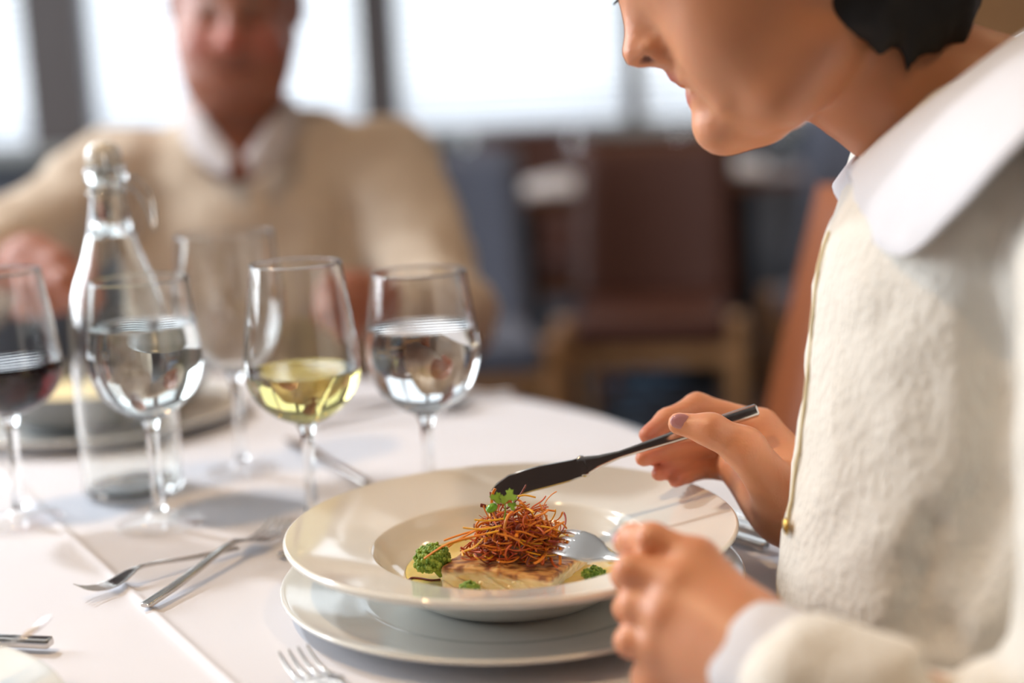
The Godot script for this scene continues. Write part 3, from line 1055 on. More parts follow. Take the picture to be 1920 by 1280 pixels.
# ------------------------------------------------------------------ the plated fish
func build_food():
	var bc := Vector3(-0.006, T, -0.874)
	# sauce
	var rows := [Vector2(0, 0.0146), Vector2(0.052, 0.0150), Vector2(0.066, 0.0170), Vector2(0.0690, 0.0184), Vector2(0.0680, 0.0189), Vector2(0.066, 0.0191), Vector2(0.04, 0.0192), Vector2(0, 0.0192)]
	tag(obj("sauce", lathe(rows, 72), M.sauce, null, bc), "pool of creamy yellow sauce in the bottom of the bowl", "sauce")
	build_fish()
	build_nest()
	floret("largest broccoli floret, tucked against the fish beside a dark strand", P(812, 1050, 0.885), 0.0105, Vector3(-0.35, 0.9, 0.1), 160)
	floret("small broccoli floret at the front of the fish by the bowl rim", P(880, 1107, 0.853), 0.0062, Vector3(-0.1, 1.0, 0.2), 90)
	floret("broccoli floret in the sauce under the woman's fork", P(1114, 1083, 0.868), 0.0072, Vector3(0.55, 0.8, 0.0), 110)
	# a dark fried strand in the sauce
	var strand := []
	for p in [Vector2(764, 1090), Vector2(772, 1083), Vector2(790, 1084), Vector2(808, 1087), Vector2(826, 1086)]:
		strand.append(Y(p.x, p.y, T + 0.0198))
	tag(obj("fried_strand", tube(curve(strand, 4), 0.0009, 6, 0.6), M.shred_dark), "thin dark fried strand lying in the sauce by the broccoli", "garnish")
	# crumbs of curd on the front of the fish
	var v := PackedVector3Array()
	var ix := PackedInt32Array()
	var r = RandomNumberGenerator.new()
	r.seed = 31
	for k in 70:
		var c := Vector2(890, 1088) if k % 2 else Vector2(962, 1090)
		if k % 7 == 0: c = Vector2(905, 1075)
		var px: float = c.x + r.randfn(0, 14)
		var py: float = c.y + r.randfn(0, 8)
		var s := r.randf_range(0.0006, 0.0017)
		ball_into(v, ix, Y(px, py, T + 0.0235) + Vector3(0, r.randf_range(-0.002, 0.002), -0.0005), Vector3(s, s * 0.8, s), 7, 5)
	var crumbs = tag(obj("curd_crumbs", commit(v, ix), M.curd), "pale crumbs of sauce clinging to the front of the fish", "crumbs")
	crumbs.set_meta("kind", "stuff")

func ball_into(v, ix, c: Vector3, e: Vector3, nu := 8, nv := 6):
	var b: int = v.size()
	for j in nv + 1:
		var th := PI * j / nv
		for i in nu:
			var a := TAU * i / nu
			v.append(c + Vector3(sin(th) * cos(a), cos(th), sin(th) * sin(a)) * e)
	for j in nv:
		for i in nu:
			var a := b + j * nu + i
			var d := b + j * nu + (i + 1) % nu
			ix.append_array([a, d, a + nu, d, d + nu, a + nu])

func build_fish():
	# fillet: a rounded block on a four-cornered plan, with flakes cut into its sides and a seared top
	var A := Vector2(-0.0505, -0.834)
	var B := Vector2(0.0165, -0.819)
	var C := Vector2(0.0430, -0.872)
	var D := Vector2(-0.026, -0.893)
	var n := 44
	var v := PackedVector3Array()
	var ix := PackedInt32Array()
	var col := PackedColorArray()
	for axis in 3:
		for sg in [-1.0, 1.0]:
			if axis == 1 and sg < 0: continue
			var base := v.size()
			for i in n:
				for j in n:
					var q := Vector3.ZERO
					q[axis] = sg
					q[(axis + 1) % 3] = 2.0 * i / (n - 1) - 1.0
					q[(axis + 2) % 3] = 2.0 * j / (n - 1) - 1.0
					var lim := Vector3(0.90, 0.72, 0.88)
					var inn := q.clamp(-lim, lim)
					var ex := (q - inn) / (Vector3.ONE - lim)
					var s := inn + (ex.normalized() * minf(1.0, maxf(absf(ex.x), maxf(absf(ex.y), absf(ex.z))))) * (Vector3.ONE - lim) if ex.length() > 1e-5 else q
					var u := (s.x + 1) / 2
					var w := (s.z + 1) / 2      # 1 is the front
					var p := D.lerp(C, u).lerp(A.lerp(B, u), w)
					var h := (s.y + 1) / 2
					var topy := 0.0335 - 0.0035 * u + 0.0015 * sin(u * 5.0) - 0.001 * (1.0 - w)
					var pos := Vector3(p.x, T + 0.0150 + h * (topy - 0.0150), p.y)
					# flakes: curved grooves that run slanting over the front and the right end
					var side := 1.0 - clampf((s.y - 0.45) / 0.4, 0, 1)
					var fl := sin((pos.x * 0.9 + (pos.y - T) * 2.4 + pos.z * 1.2) * 330.0 + noise.get_noise_3dv(pos * 60.0) * 2.5)
					var groove := pow(clampf(fl * 0.5 + 0.5, 0, 1), 10.0)
					var outw := Vector3(s.x * absf(s.x) * 0.6, s.y * 0.3, s.z * absf(s.z)).normalized()
					pos -= outw * groove * 0.0011 * side
					pos += outw * (noise.get_noise_3dv(pos * 90.0) * 0.0012 + noise.get_noise_3dv(pos * 300.0) * 0.0004)
					v.append(pos)
					# flesh, and a sear that is patchy brown on the top
					var flesh := Color(0.84, 0.70, 0.42).lerp(Color(0.90, 0.81, 0.58), clampf(noise.get_noise_3dv(pos * 70.0) + 0.5, 0, 1))
					var patch := clampf(0.5 + noise.get_noise_2d(pos.x * 80.0 + 4.0, pos.z * 150.0) * 1.35 + noise.get_noise_2d(pos.x * 330.0, pos.z * 420.0) * 0.4, 0, 1)
					var sear := clampf((s.y - 0.42) / 0.36 + noise.get_noise_3dv(pos * 120.0) * 0.6, 0, 1)
					var brown := Color(0.48, 0.19, 0.042).lerp(Color(0.20, 0.050, 0.012), clampf((patch - 0.62) * 3.2, 0, 1))
					brown = Color(0.66, 0.36, 0.11).lerp(brown, clampf((patch - 0.30) * 3.0, 0, 1))
					col.append(flesh.lerp(brown, sear * 0.92))
			for i in n - 1:
				for j in n - 1:
					var q0 := base + i * n + j
					if sg < 0:
						ix.append_array([q0, q0 + n, q0 + 1, q0 + 1, q0 + n, q0 + n + 1])
					else:
						ix.append_array([q0, q0 + 1, q0 + n, q0 + 1, q0 + n + 1, q0 + n])
	tag(obj("fish_fillet", commit(v, ix, false, col), M.fish), "thick white fish fillet with a browned seared top in the bowl", "fish")

func build_nest():
	var c := Vector3(-0.003, T + 0.0315, -0.856)
	var o = thing("crispy_shred_nest", "tangle of rust and orange fried vegetable shreds on the fish", "garnish", c)
	var r = RandomNumberGenerator.new()
	r.seed = 17
	var mats := ["shred_rust", "shred_rust", "shred_red", "shred_rust", "shred_amber", "shred_dark", "shred_amber", "shred_gold"]
	for k in 284:
		var a := r.randf() * TAU
		var rr := sqrt(r.randf())
		var h := pow(1.0 - rr, 0.75) * 0.040 * pow(r.randf(), 0.4) + 0.0015
		var p := Vector3(cos(a) * rr * 0.030, h, sin(a) * rr * 0.022)
		var dir := Vector3(-sin(a) + r.randfn(0, 0.8), r.randfn(0, 0.45), cos(a) + r.randfn(0, 0.8)).normalized()
		var axis := Vector3(r.randfn(), r.randfn(), r.randfn()).normalized()
		var bend := r.randf_range(-0.5, 0.5)
		var long := r.randf_range(0.012, 0.026)
		var steps := 9
		var pts := []
		for s in steps:
			pts.append(p)
			p += dir * long / steps
			dir = (dir.rotated(axis, bend) - Vector3(p.x / 0.04, (p.y - 0.014) / 0.06, p.z / 0.03) * 0.22).normalized()
			p.y = maxf(p.y, 0.0012)
		var m: String = mats[r.randi() % mats.size()]
		if (a > 5.2 or a < 0.9) and r.randf() < 0.45: m = "shred_amber"
		var w := r.randf_range(0.0006, 0.0012)
		obj("shred", tube(curve(pts, 2), w, 6, r.randf_range(0.35, 0.7)), M[m], o)
	var fv := PackedVector3Array()
	var fi := PackedInt32Array()
	for k in 320:
		var a := r.randf() * TAU
		var rr := sqrt(r.randf()) * 0.92
		var p := Vector3(cos(a) * rr * 0.029, pow(1.0 - rr, 0.75) * 0.036 * pow(r.randf(), 0.5) + 0.0014, sin(a) * rr * 0.022)
		var dir := Vector3(r.randfn(), r.randfn(0, 0.6), r.randfn()).normalized()
		var axis := Vector3(r.randfn(), r.randfn(), r.randfn()).normalized()
		var bend := r.randf_range(-0.7, 0.7)
		var pts := []
		for s in 8:
			pts.append(p)
			p += dir * 0.0016
			dir = dir.rotated(axis, bend)
			p.y = maxf(p.y, 0.0012)
		tube_into(fv, fi, pts, r.randf_range(0.00035, 0.00065), 5, 0.6)
	var fine = obj("fine_shreds", commit(fv, fi), M.shred_rust, o)
	fine.set_meta("kind", "stuff")
	# longer golden matchsticks that reach out of the heap, to the left most of all
	for s in [[Vector2(795, 1047), Vector2(842, 1018), Vector2(912, 1000), 0.868], [Vector2(832, 1013), Vector2(870, 1000), Vector2(925, 985), 0.880], [Vector2(868, 989), Vector2(905, 992), Vector2(940, 985), 0.866], [Vector2(890, 974), Vector2(915, 976), Vector2(945, 972), 0.872], [Vector2(838, 1022), Vector2(880, 1008), Vector2(935, 995), 0.870], [Vector2(972, 930), Vector2(985, 928), Vector2(1004, 932), 0.884], [Vector2(1012, 945), Vector2(1022, 965), Vector2(1032, 988), 0.878], [Vector2(1040, 978), Vector2(1055, 982), Vector2(1062, 990), 0.880], [Vector2(1002, 968), Vector2(1020, 962), Vector2(1028, 955), 0.866], [Vector2(932, 1000), Vector2(955, 1005), Vector2(974, 1014), 0.858], [Vector2(1005, 985), Vector2(1035, 990), Vector2(1060, 1002), 0.876], [Vector2(840, 1025), Vector2(862, 1010), Vector2(900, 990), 0.878], [Vector2(1018, 1000), Vector2(1045, 985), Vector2(1058, 978), 0.874], [Vector2(905, 1010), Vector2(890, 1025), Vector2(870, 1033), 0.862]]:
		var pts := []
		for i in 3:
			pts.append(P(s[i].x, s[i].y, s[3] + 0.002 * i) - c)
		obj("matchstick", tube(curve(pts, 4), 0.0010, 6, 0.55), M[["shred_gold", "shred_amber"][r.randi() % 2]], o)
	# green leaf and pea on top
	var lc := P(947, 938, 0.868)
	var leaf = thing("herb_sprig", "small green coriander sprig on top of the fried shreds", "herb", lc)
	obj("stem", tube(curve([Vector3(-0.001, -0.012, 0), Vector3(0.0, -0.005, 0.001), Vector3(-0.0005, 0.0, 0)], 4), 0.0005, 6), M.herb, leaf)
	for s in [[Vector3(-0.0052, 0.0022, 0.001), 0.7, 0.0044, 0.4], [Vector3(0.0030, 0.0026, 0.0), -0.4, 0.0052, -0.2], [Vector3(-0.0008, 0.0012, 0.001), 0.1, 0.0036, 0.3], [Vector3(0.0042, -0.0030, 0.002), -1.7, 0.0034, 0.5]]:
		var outline := []
		for k in 48:
			var a := TAU * k / 48
			var lobe: float = 0.30 + 0.62 * pow(absf(cos(a * 1.5)), 0.7) + 0.16 * cos(a * 12.0)
			outline.append(Vector2(cos(a), sin(a)) * lobe * s[2])
		obj("leaflet", extrude(outline, 0.0004, 0.0001), M.herb, leaf, s[0], Basis.from_euler(Vector3(-0.7, s[3], s[1])))
	var v := PackedVector3Array()
	var ix := PackedInt32Array()
	ball_into(v, ix, Vector3.ZERO, Vector3(0.0040, 0.0027, 0.0032), 16, 10)
	tag(obj("green_bean_slice", commit(v, ix), M.pea, null, P(922, 952, 0.868), Basis(Vector3.BACK, 0.5)), "glossy green bean piece beside the coriander sprig", "vegetable")

func floret(label, at: Vector3, size: float, lean: Vector3, beads: int):
	var o = thing("broccoli_floret", label, "broccoli", at, Basis(), "broccoli florets in the fish bowl")
	var up := lean.normalized()
	var r = RandomNumberGenerator.new()
	r.seed = int(size * 1e6)
	var side := up.cross(Vector3(0.2, 0.1, 1)).normalized()
	var fwd := up.cross(side)
	obj("stalk", tube(curve([-up * size * 1.0 + side * size * 0.2, -up * size * 0.5, up * size * 0.25], 5), [size * 0.36, size * 0.36, size * 0.34, size * 0.32, size * 0.30, size * 0.30, size * 0.34, size * 0.40, size * 0.5, size * 0.6, size * 0.7], 12), M.stalk, o)
	var v := PackedVector3Array()
	var ix := PackedInt32Array()
	var col := PackedColorArray()
	for k in beads * 3:
		var t := (k + 0.5) / (beads * 3)
		var cz := 1.0 - t * 1.35
		var a := k * 2.399963
		var sr := sqrt(maxf(0.0, 1.0 - cz * cz))
		var nd := side * (cos(a) * sr) + fwd * (sin(a) * sr) + up * cz
		var lump := 1.0 + 0.22 * noise.get_noise_3dv(nd * 2.6 + at * 40.0)
		var p := nd * size * lump * Vector3(1, 0.86, 1) * r.randf_range(0.84, 1.06)
		var s := size * r.randf_range(0.085, 0.15)
		var before := v.size()
		ball_into(v, ix, p, Vector3.ONE * s, 6, 4)
		var tone := Color(0.11, 0.24, 0.022).lerp(Color(0.36, 0.48, 0.065), r.randf())
		for i in v.size() - before: col.append(tone)
	var core := v.size()
	ball_into(v, ix, Vector3.ZERO, Vector3(0.80, 0.69, 0.80) * size, 14, 10)
	for i in v.size() - core: col.append(Color(0.20, 0.31, 0.045))
	obj("crown", commit(v, ix, true, col), M.floret, o)
	return o

# ------------------------------------------------------------------ people
func chain(pts: Array, radii: Array, k := 0.006) -> Array:
	var out := []
	for i in pts.size() - 1:
		out.append(bone(pts[i], pts[i + 1], radii[i], radii[i + 1], k))
	return out

func PP(list: Array) -> Array:
	var out := []
	for a in list:
		out.append(P(a[0], a[1], a[2]))
	return out

func tint(v: PackedVector3Array, base: Color, spots: Array) -> PackedColorArray:
	# skin with coloured features: spots are [centre, radius, soft edge, colour]
	var col := PackedColorArray()
	col.resize(v.size())
	for i in v.size():
		var q := v[i]
		var n := noise.get_noise_3dv(q * 45.0) * 0.05
		var c := Color(base.r * (1.0 + n * 0.5), base.g * (1.0 + n), base.b * (1.0 + n))
		for s in spots:
			var d: float = q.distance_to(s[0])
			if d < s[1] + s[2]:
				c = c.lerp(s[3], clampf((s[1] + s[2] - d) / s[2], 0, 1))
		col[i] = c
	return col

func build_woman():
	var who = thing("person", "woman in a cream wool jacket and white collar eating the fish", "person")
	var D := 0.84
	var lat := Vector3(0, 0, 1)
	var H := func(px, py, s = 0.0): return P(px, py, D) + lat * s
	# --- head and neck
	var head := []
	head.append(egg(H.call(1445, -185), Vector3(0.086, 0.080, 0.070), Basis(Vector3.BACK, 0.42), 0.02))
	for s in [-1.0, 1.0]:
		head.append(bone(H.call(1262, -70, s * 0.018), H.call(1420, -90, s * 0.034), 0.030, 0.036, 0.03))
		head.append(egg(H.call(1375, 70, s * 0.026), Vector3(0.036, 0.042, 0.028), Basis(Vector3.BACK, 0.5), 0.03))
		head.append(egg(H.call(1450, 20, s * 0.036), Vector3(0.042, 0.055, 0.024), Basis(Vector3.BACK, 0.5), 0.03))
		head.append(bone(H.call(1358, 232, s * 0.008), H.call(1440, 180, s * 0.034), 0.0115, 0.014, 0.012))
		head.append(bone(H.call(1440, 180, s * 0.034), H.call(1508, 92, s * 0.048), 0.014, 0.016, 0.025))
	head.append(egg(H.call(1336, 92), Vector3(0.0235, 0.028, 0.026), Basis(), 0.012))
	head.append(bone(H.call(1340, 130), H.call(1364, 222), 0.0150, 0.0135, 0.012))
	head.append(bone(H.call(1290, -40), H.call(1312, 66), 0.026, 0.020, 0.014))
	head.append(bone(H.call(1365, 235), H.call(1430, 212), 0.0118, 0.0130, 0.015))
	head.append(bone(H.call(1430, 212), H.call(1490, 160), 0.0130, 0.0135, 0.02))
	head.append(egg(H.call(1352, 236), Vector3(0.0132, 0.0126, 0.015), Basis(), 0.012))
	# nose
	head.append(bone(H.call(1200, -70), H.call(1197, 88), 0.0095, 0.0078, 0.014))
	head.append(bone(H.call(1240, -40), H.call(1240, 84), 0.016, 0.0120, 0.010))
	head.append(egg(H.call(1196, 100), Vector3(0.0088, 0.0086, 0.0085), Basis(), 0.006))
	for s in [-1.0, 1.0]:
		head.append(egg(H.call(1222, 100, s * 0.0105), Vector3(0.0085, 0.0080, 0.0055), Basis(), 0.005))
		head.append(cut(egg(H.call(1211, 118, s * 0.0100), Vector3(0.0046, 0.0044, 0.0062), Basis(), 0.0020)))
	# eyes looking down, brows and ears, above the edge of the picture
	for s in [-1.0, 1.0]:
		head.append(cut(egg(H.call(1232, -62, s * 0.036), Vector3(0.017, 0.010, 0.011), Basis(Vector3.BACK, 0.4), 0.008)))
		head.append(egg(H.call(1252, -58, s * 0.029), Vector3(0.0125, 0.0105, 0.0110), Basis(), 0.003))
		head.append(bone(H.call(1212, -98, s * 0.012), H.call(1268, -112, s * 0.042), 0.006, 0.005, 0.010))
		head.append(egg(H.call(1474, -62, s * 0.069), Vector3(0.015, 0.027, 0.007), Basis(Vector3.BACK, 0.3), 0.005))
	# lips: a curved pair, the corners drawn up in a smile
	for s in [-1.0, 1.0]:
		head.append(bone(H.call(1270, 137), H.call(1286, 142, s * 0.012), 0.0046, 0.0046, 0.005))
		head.append(bone(H.call(1286, 142, s * 0.012), H.call(1322, 152, s * 0.023), 0.0046, 0.0030, 0.006))
		head.append(bone(H.call(1306, 184), H.call(1316, 183, s * 0.010), 0.0048, 0.0048, 0.005))
		head.append(bone(H.call(1316, 183, s * 0.010), H.call(1330, 160, s * 0.022), 0.0048, 0.0030, 0.006))
		head.append(cut(bone(H.call(1282, 161, s * 0.003), H.call(1320, 157, s * 0.021), 0.0019, 0.0012, 0.003)))
	for s in [-1.0, 1.0]:
		head.append(bone(H.call(1300, 118, s * 0.022), H.call(1348, 190, s * 0.029), 0.0075, 0.0070, 0.009))
	# neck into the shoulders
	head.append(bone(H.call(1535, 62), H.call(1660, 138), 0.0430, 0.0425, 0.010))
	head.append(bone(H.call(1660, 138), H.call(1800, 230), 0.0425, 0.058, 0.02))
	head.append(bone(H.call(1585, 20, 0.034), H.call(1680, 210, 0.030), 0.014, 0.012, 0.012))
	var v := PackedVector3Array()
	var ix := PackedInt32Array()
	blob(head, 0.0036, v, ix)
	# --- right hand, holding the knife between thumb and forefinger
	var rh := []
	rh += chain(PP([[1490, 893, 0.948], [1428, 800, 0.957]]), [0.0185, 0.0125], 0.014)
	rh += chain(PP([[1486, 918, 0.948], [1409, 825, 0.966]]), [0.0175, 0.0120], 0.014)
	rh += chain(PP([[1480, 944, 0.943], [1392, 852, 0.967]]), [0.0175, 0.0115], 0.014)
	rh += chain(PP([[1474, 968, 0.937], [1377, 880, 0.961]]), [0.0175, 0.0108], 0.014)
	rh += chain(PP([[1466, 930, 0.917], [1396, 840, 0.894]]), [0.0170, 0.0125], 0.014)
	rh += chain(PP([[1396, 840, 0.894], [1334, 806, 0.892], [1273, 794, 0.899]]), [0.0122, 0.0094, 0.0072], 0.008)
	rh += chain(PP([[1428, 800, 0.957], [1307, 761, 0.962], [1250, 787, 0.950], [1213, 815, 0.941]]), [0.0108, 0.0086, 0.0070, 0.0058], 0.005)
	rh += chain(PP([[1409, 825, 0.966], [1322, 834, 0.980], [1256, 844, 0.965], [1206, 859, 0.952]]), [0.0104, 0.0078, 0.0068, 0.0057], 0.0025)
	rh += chain(PP([[1392, 852, 0.970], [1318, 857, 0.986], [1268, 872, 0.970], [1236, 888, 0.956]]), [0.0098, 0.0074, 0.0064, 0.0054], 0.0025)
	rh += chain(PP([[1377, 880, 0.966], [1324, 879, 0.980], [1290, 890, 0.968], [1267, 901, 0.956]]), [0.0092, 0.0066, 0.0056, 0.0049], 0.0025)
	rh += chain(PP([[1485, 930, 0.940], [1600, 1010, 0.965]]), [0.0265, 0.027], 0.02)
	blob(rh, 0.0024, v, ix)
	# --- left hand, back towards us, closed round the fork
	var lh := []
	lh += chain(PP([[1398, 1182, 0.716], [1308, 1050, 0.736]]), [0.0190, 0.0118], 0.014)
	lh += chain(PP([[1396, 1205, 0.708], [1274, 1096, 0.723]]), [0.0190, 0.0115], 0.014)
	lh += chain(PP([[1392, 1232, 0.704], [1254, 1152, 0.717]]), [0.0190, 0.0112], 0.014)
	lh += chain(PP([[1388, 1262, 0.706], [1240, 1212, 0.720]]), [0.0190, 0.0105], 0.014)
	lh.append(egg(P(1262, 1268, 0.735), Vector3(0.022, 0.017, 0.018), Basis(), 0.014))
	lh += chain(PP([[1308, 1050, 0.736], [1222, 1012, 0.744], [1186, 1008, 0.760], [1170, 1020, 0.774]]), [0.0105, 0.0088, 0.0074, 0.0062], 0.005)
	lh += chain(PP([[1274, 1096, 0.723], [1182, 1070, 0.734], [1172, 1078, 0.758], [1200, 1088, 0.770]]), [0.0105, 0.0088, 0.0076, 0.0064], 0.004)
	lh += chain(PP([[1254, 1152, 0.717], [1190, 1134, 0.730], [1176, 1140, 0.754], [1204, 1146, 0.764]]), [0.0102, 0.0085, 0.0073, 0.0062], 0.004)
	lh += chain(PP([[1240, 1212, 0.720], [1182, 1202, 0.728], [1176, 1200, 0.748], [1200, 1200, 0.758]]), [0.0095, 0.0078, 0.0066, 0.0056], 0.004)
	lh += chain(PP([[1375, 1165, 0.738], [1310, 1082, 0.766], [1250, 1052, 0.778], [1200, 1037, 0.786]]), [0.0165, 0.0112, 0.0088, 0.0068], 0.010)
	lh += chain(PP([[1394, 1222, 0.708], [1480, 1290, 0.680]]), [0.0250, 0.027], 0.02)
	blob(lh, 0.0026, v, ix)
	# --- arms and trunk inside the clothes
	var wr := P(1600, 1010, 0.965)
	var wl := P(1480, 1290, 0.680)
	var trunk := [bone(Vector3(0.285, 0.97, -0.80), Vector3(0.40, 0.62, -0.80), 0.085, 0.10, 0.03), bone(Vector3(0.285, 0.975, -0.68), Vector3(0.285, 0.975, -0.93), 0.035, 0.035, 0.03)]
	trunk += [bone(wr, Vector3(0.40, 0.76, -1.03), 0.027, 0.034, 0.02), bone(Vector3(0.40, 0.76, -1.03), Vector3(0.285, 0.975, -0.93), 0.034, 0.038, 0.02)]
	trunk += [bone(wl, Vector3(0.264, 0.735, -0.582), 0.027, 0.034, 0.02), bone(Vector3(0.264, 0.735, -0.582), Vector3(0.286, 0.960, -0.630), 0.034, 0.034, 0.02)]
	blob(trunk, 0.014, v, ix)
	var lip := Color(0.46, 0.10, 0.09)
	var spots := []
	for s in [-1.0, 1.0]:
		for t in [0.0, 0.35, 0.7]:
			spots.append([H.call(lerpf(1268, 1300, t), lerpf(137, 146, t), s * lerpf(0, 0.018, t)), 0.0048, 0.0025, lip])
			spots.append([H.call(lerpf(1303, 1318, t), lerpf(184, 172, t), s * lerpf(0, 0.016, t)), 0.0046, 0.0025, lip])
	for s in [-1.0, 1.0]:
		for t in 7:
			spots.append([H.call(lerpf(1210, 1268, t / 6.0), -100 - 14 * sin(PI * t / 6.0) - t, s * lerpf(0.014, 0.044, t / 6.0)), 0.0032, 0.003, Color(0.05, 0.025, 0.02)])
			spots.append([H.call(lerpf(1222, 1262, t / 6.0), -40 + 3 * sin(PI * t / 6.0), s * lerpf(0.030, 0.040, t / 6.0)), 0.0016, 0.002, Color(0.05, 0.02, 0.015)])
	spots.append([H.call(1211, 116, 0.008), 0.003, 0.0015, Color(0.12, 0.03, 0.02)])
	for t in [[1206, 860, 0.958], [1237, 888, 0.953], [1266, 903, 0.950], [1213, 815, 0.941]]:
		spots.append([P(t[0], t[1], t[2]), 0.006, 0.012, Color(0.62, 0.235, 0.145)])
	var body = obj("body", commit(v, ix, true, tint(v, Color(0.68, 0.30, 0.155), spots)), M.skin_light, who)
	# nails
	for n in [[1277, 790, 0.8928, Vector3(-0.12, 0.30, 0.95), Vector3(-1, 0.08, 0), 0.0070, 0.0050], [1160, 1008, 0.7715, Vector3(-0.75, 0.6, 0.25), Vector3(-0.4, -0.3, -0.8), 0.0055, 0.0045]]:
		var nz: Vector3 = n[3].normalized()
		var nx: Vector3 = (n[4] - nz * nz.dot(n[4])).normalized()
		obj("fingernail", blob_mesh([egg(Vector3.ZERO, Vector3(n[5], n[6], 0.0022), Basis(), 0.001)], 0.0008), M.nail_polish, body, P(n[0], n[1], n[2]), Basis(nx, nz.cross(nx), nz))
	# lashes of the far eye, just inside the picture
	var lash = obj("eyelashes", tube(curve([H.call(1176, -14), H.call(1164, -3), H.call(1150, 9)], 4), [0.0016, 0.0016, 0.0015, 0.0013, 0.0011, 0.0009, 0.0007, 0.0005, 0.0003], 6), M.hair_dark, who)
	# --- hair: a dark bob that ends over the nape
	var hair := [egg(H.call(1480, -205), Vector3(0.098, 0.090, 0.082), Basis(Vector3.BACK, 0.42), 0.02), egg(H.call(1640, -130), Vector3(0.065, 0.07, 0.068), Basis(), 0.03)]
	for s in [1.0, -1.0]:
		hair += [bone(H.call(1520, -190, s * 0.058), H.call(1524, 22, s * 0.056), 0.016, 0.008, 0.010), bone(H.call(1545, -170, s * 0.062), H.call(1548, 38, s * 0.058), 0.020, 0.011, 0.012), bone(H.call(1600, -150, s * 0.064), H.call(1610, 72, s * 0.056), 0.022, 0.009, 0.012), bone(H.call(1655, -130, s * 0.058), H.call(1660, 132, s * 0.050), 0.024, 0.003, 0.008), bone(H.call(1590, 20, s * 0.060), H.call(1606, 104, s * 0.054), 0.010, 0.002, 0.006), bone(H.call(1690, 20, s * 0.052), H.call(1704, 108, s * 0.046), 0.010, 0.002, 0.006), bone(H.call(1740, 10, s * 0.044), H.call(1758, 92, s * 0.038), 0.010, 0.002, 0.006), bone(H.call(1545, 10, s * 0.060), H.call(1552, 78, s * 0.056), 0.009, 0.002, 0.006), bone(H.call(1700, -130, s * 0.05), H.call(1705, 65, s * 0.046), 0.022, 0.010, 0.012), bone(H.call(1745, -120, s * 0.04), H.call(1752, 58, s * 0.036), 0.022, 0.009, 0.012), bone(H.call(1780, -100, s * 0.02), H.call(1785, 30, s * 0.022), 0.020, 0.008, 0.012)]
	var strands = FastNoiseLite.new()
	strands.seed = 3
	strands.frequency = 90.0
	obj("hair", blob_mesh(hair, 0.005, strands, 0.0025), M.hair_dark, who)
	# --- jacket
	var wool_n = FastNoiseLite.new()
	wool_n.seed = 12
	wool_n.frequency = 28.0
	wool_n.fractal_octaves = 2
	var sh := Vector3(0.286, 0.970, -0.628)
	var el := Vector3(0.266, 0.733, -0.580)
	var jk := [egg(Vector3(0.302, 0.895, -0.80), Vector3(0.128, 0.16, 0.120), Basis(Vector3.BACK, 0.12), 0.04), egg(Vector3(0.300, 0.760, -0.79), Vector3(0.150, 0.17, 0.122), Basis(), 0.05)]
	jk += [bone(Vector3(0.285, 0.985, -0.70), Vector3(0.285, 0.985, -0.92), 0.058, 0.058, 0.04), bone(Vector3(0.32, 0.93, -0.80), Vector3(0.42, 0.64, -0.80), 0.12, 0.13, 0.04)]
	jk += [bone(sh, el, 0.056, 0.052, 0.007), bone(el, P(1520, 1300, 0.672), 0.050, 0.037, 0.018)]
	jk += [bone(Vector3(0.285, 0.985, -0.94), Vector3(0.40, 0.75, -1.03), 0.056, 0.050, 0.022), bone(Vector3(0.40, 0.75, -1.03), P(1590, 1002, 0.968), 0.048, 0.036, 0.015)]
	# folds of the cloth, pressed into its near side
	for path in [[[1866, 340], [1850, 470], [1856, 600], [1862, 740], [1846, 900]], [[1812, 950], [1782, 1060], [1770, 1180], [1764, 1270]], [[1748, 985], [1722, 1080], [1706, 1190]], [[1888, 930], [1840, 1010], [1822, 1120]]]:
		var on := []
		for q in path:
			var d := 0.45
			while field(jk, P(q[0], q[1], d)) > 0.0 and d < 1.1:
				d += 0.003
			on.append(P(q[0], q[1], d))
		for i in on.size() - 1:
			jk.append(cut(bone(on[i], on[i + 1], 0.0085, 0.0085, 0.009)))
	var jacket = obj("jacket", blob_mesh(jk, 0.008, wool_n, 0.0030), M.wool, who)
	# front edge of the jacket: a stitched trim and brass buttons, laid on the wool
	var edge := []
	for i in 26:
		var q := Vector3(0.10, lerpf(0.972, 0.80, i / 25.0), lerpf(-0.806, -0.786, i / 25.0))
		while field(jk, q) > 0.0015 and q.x < 0.4:
			q.x += 0.001
		edge.append(q)
	obj("trim", tube(edge, 0.0012, 8), M.brass_thread, jacket)
	for i in [24]:
		obj("button", lathe([Vector2(0, 0), Vector2(0.0042, 0.0003), Vector2(0.0046, 0.0012), Vector2(0.0036, 0.0024), Vector2(0, 0.0027)], 20), M.brass_button, jacket, edge[i] + Vector3(-0.001, 0, 0.005), Basis(Vector3.UP, Vector3.LEFT, Vector3.BACK))
	# shirt collar laid over the jacket: near leaf and far leaf
	var N := PP([[1588, 318, 0.815], [1624, 290, 0.790], [1700, 226, 0.763], [1800, 150, 0.748], [1920, 62, 0.752], [2030, 0, 0.785], [2090, -20, 0.84]])
	var O := PP([[1606, 420, 0.785], [1690, 480, 0.722], [1790, 400, 0.662], [1880, 300, 0.622], [1985, 200, 0.612], [2110, 110, 0.68], [2180, 80, 0.82]])
	obj("collar", collar_leaf(N, O, 0.010), M.white_cotton, who)
	var N2 := PP([[1588, 318, 0.820], [1612, 292, 0.850], [1640, 262, 0.885], [1720, 200, 0.92], [1840, 110, 0.94], [2000, 20, 0.90], [2090, -20, 0.84]])
	var O2 := PP([[1604, 415, 0.812], [1564, 352, 0.855], [1600, 330, 0.92], [1700, 280, 0.97], [1860, 200, 0.99], [2060, 110, 0.95], [2180, 80, 0.84]])
	obj("collar", collar_leaf(N2, O2, 0.006), M.white_cotton, who)
	# cuffs
	var c0 := P(1405, 1228, 0.705)
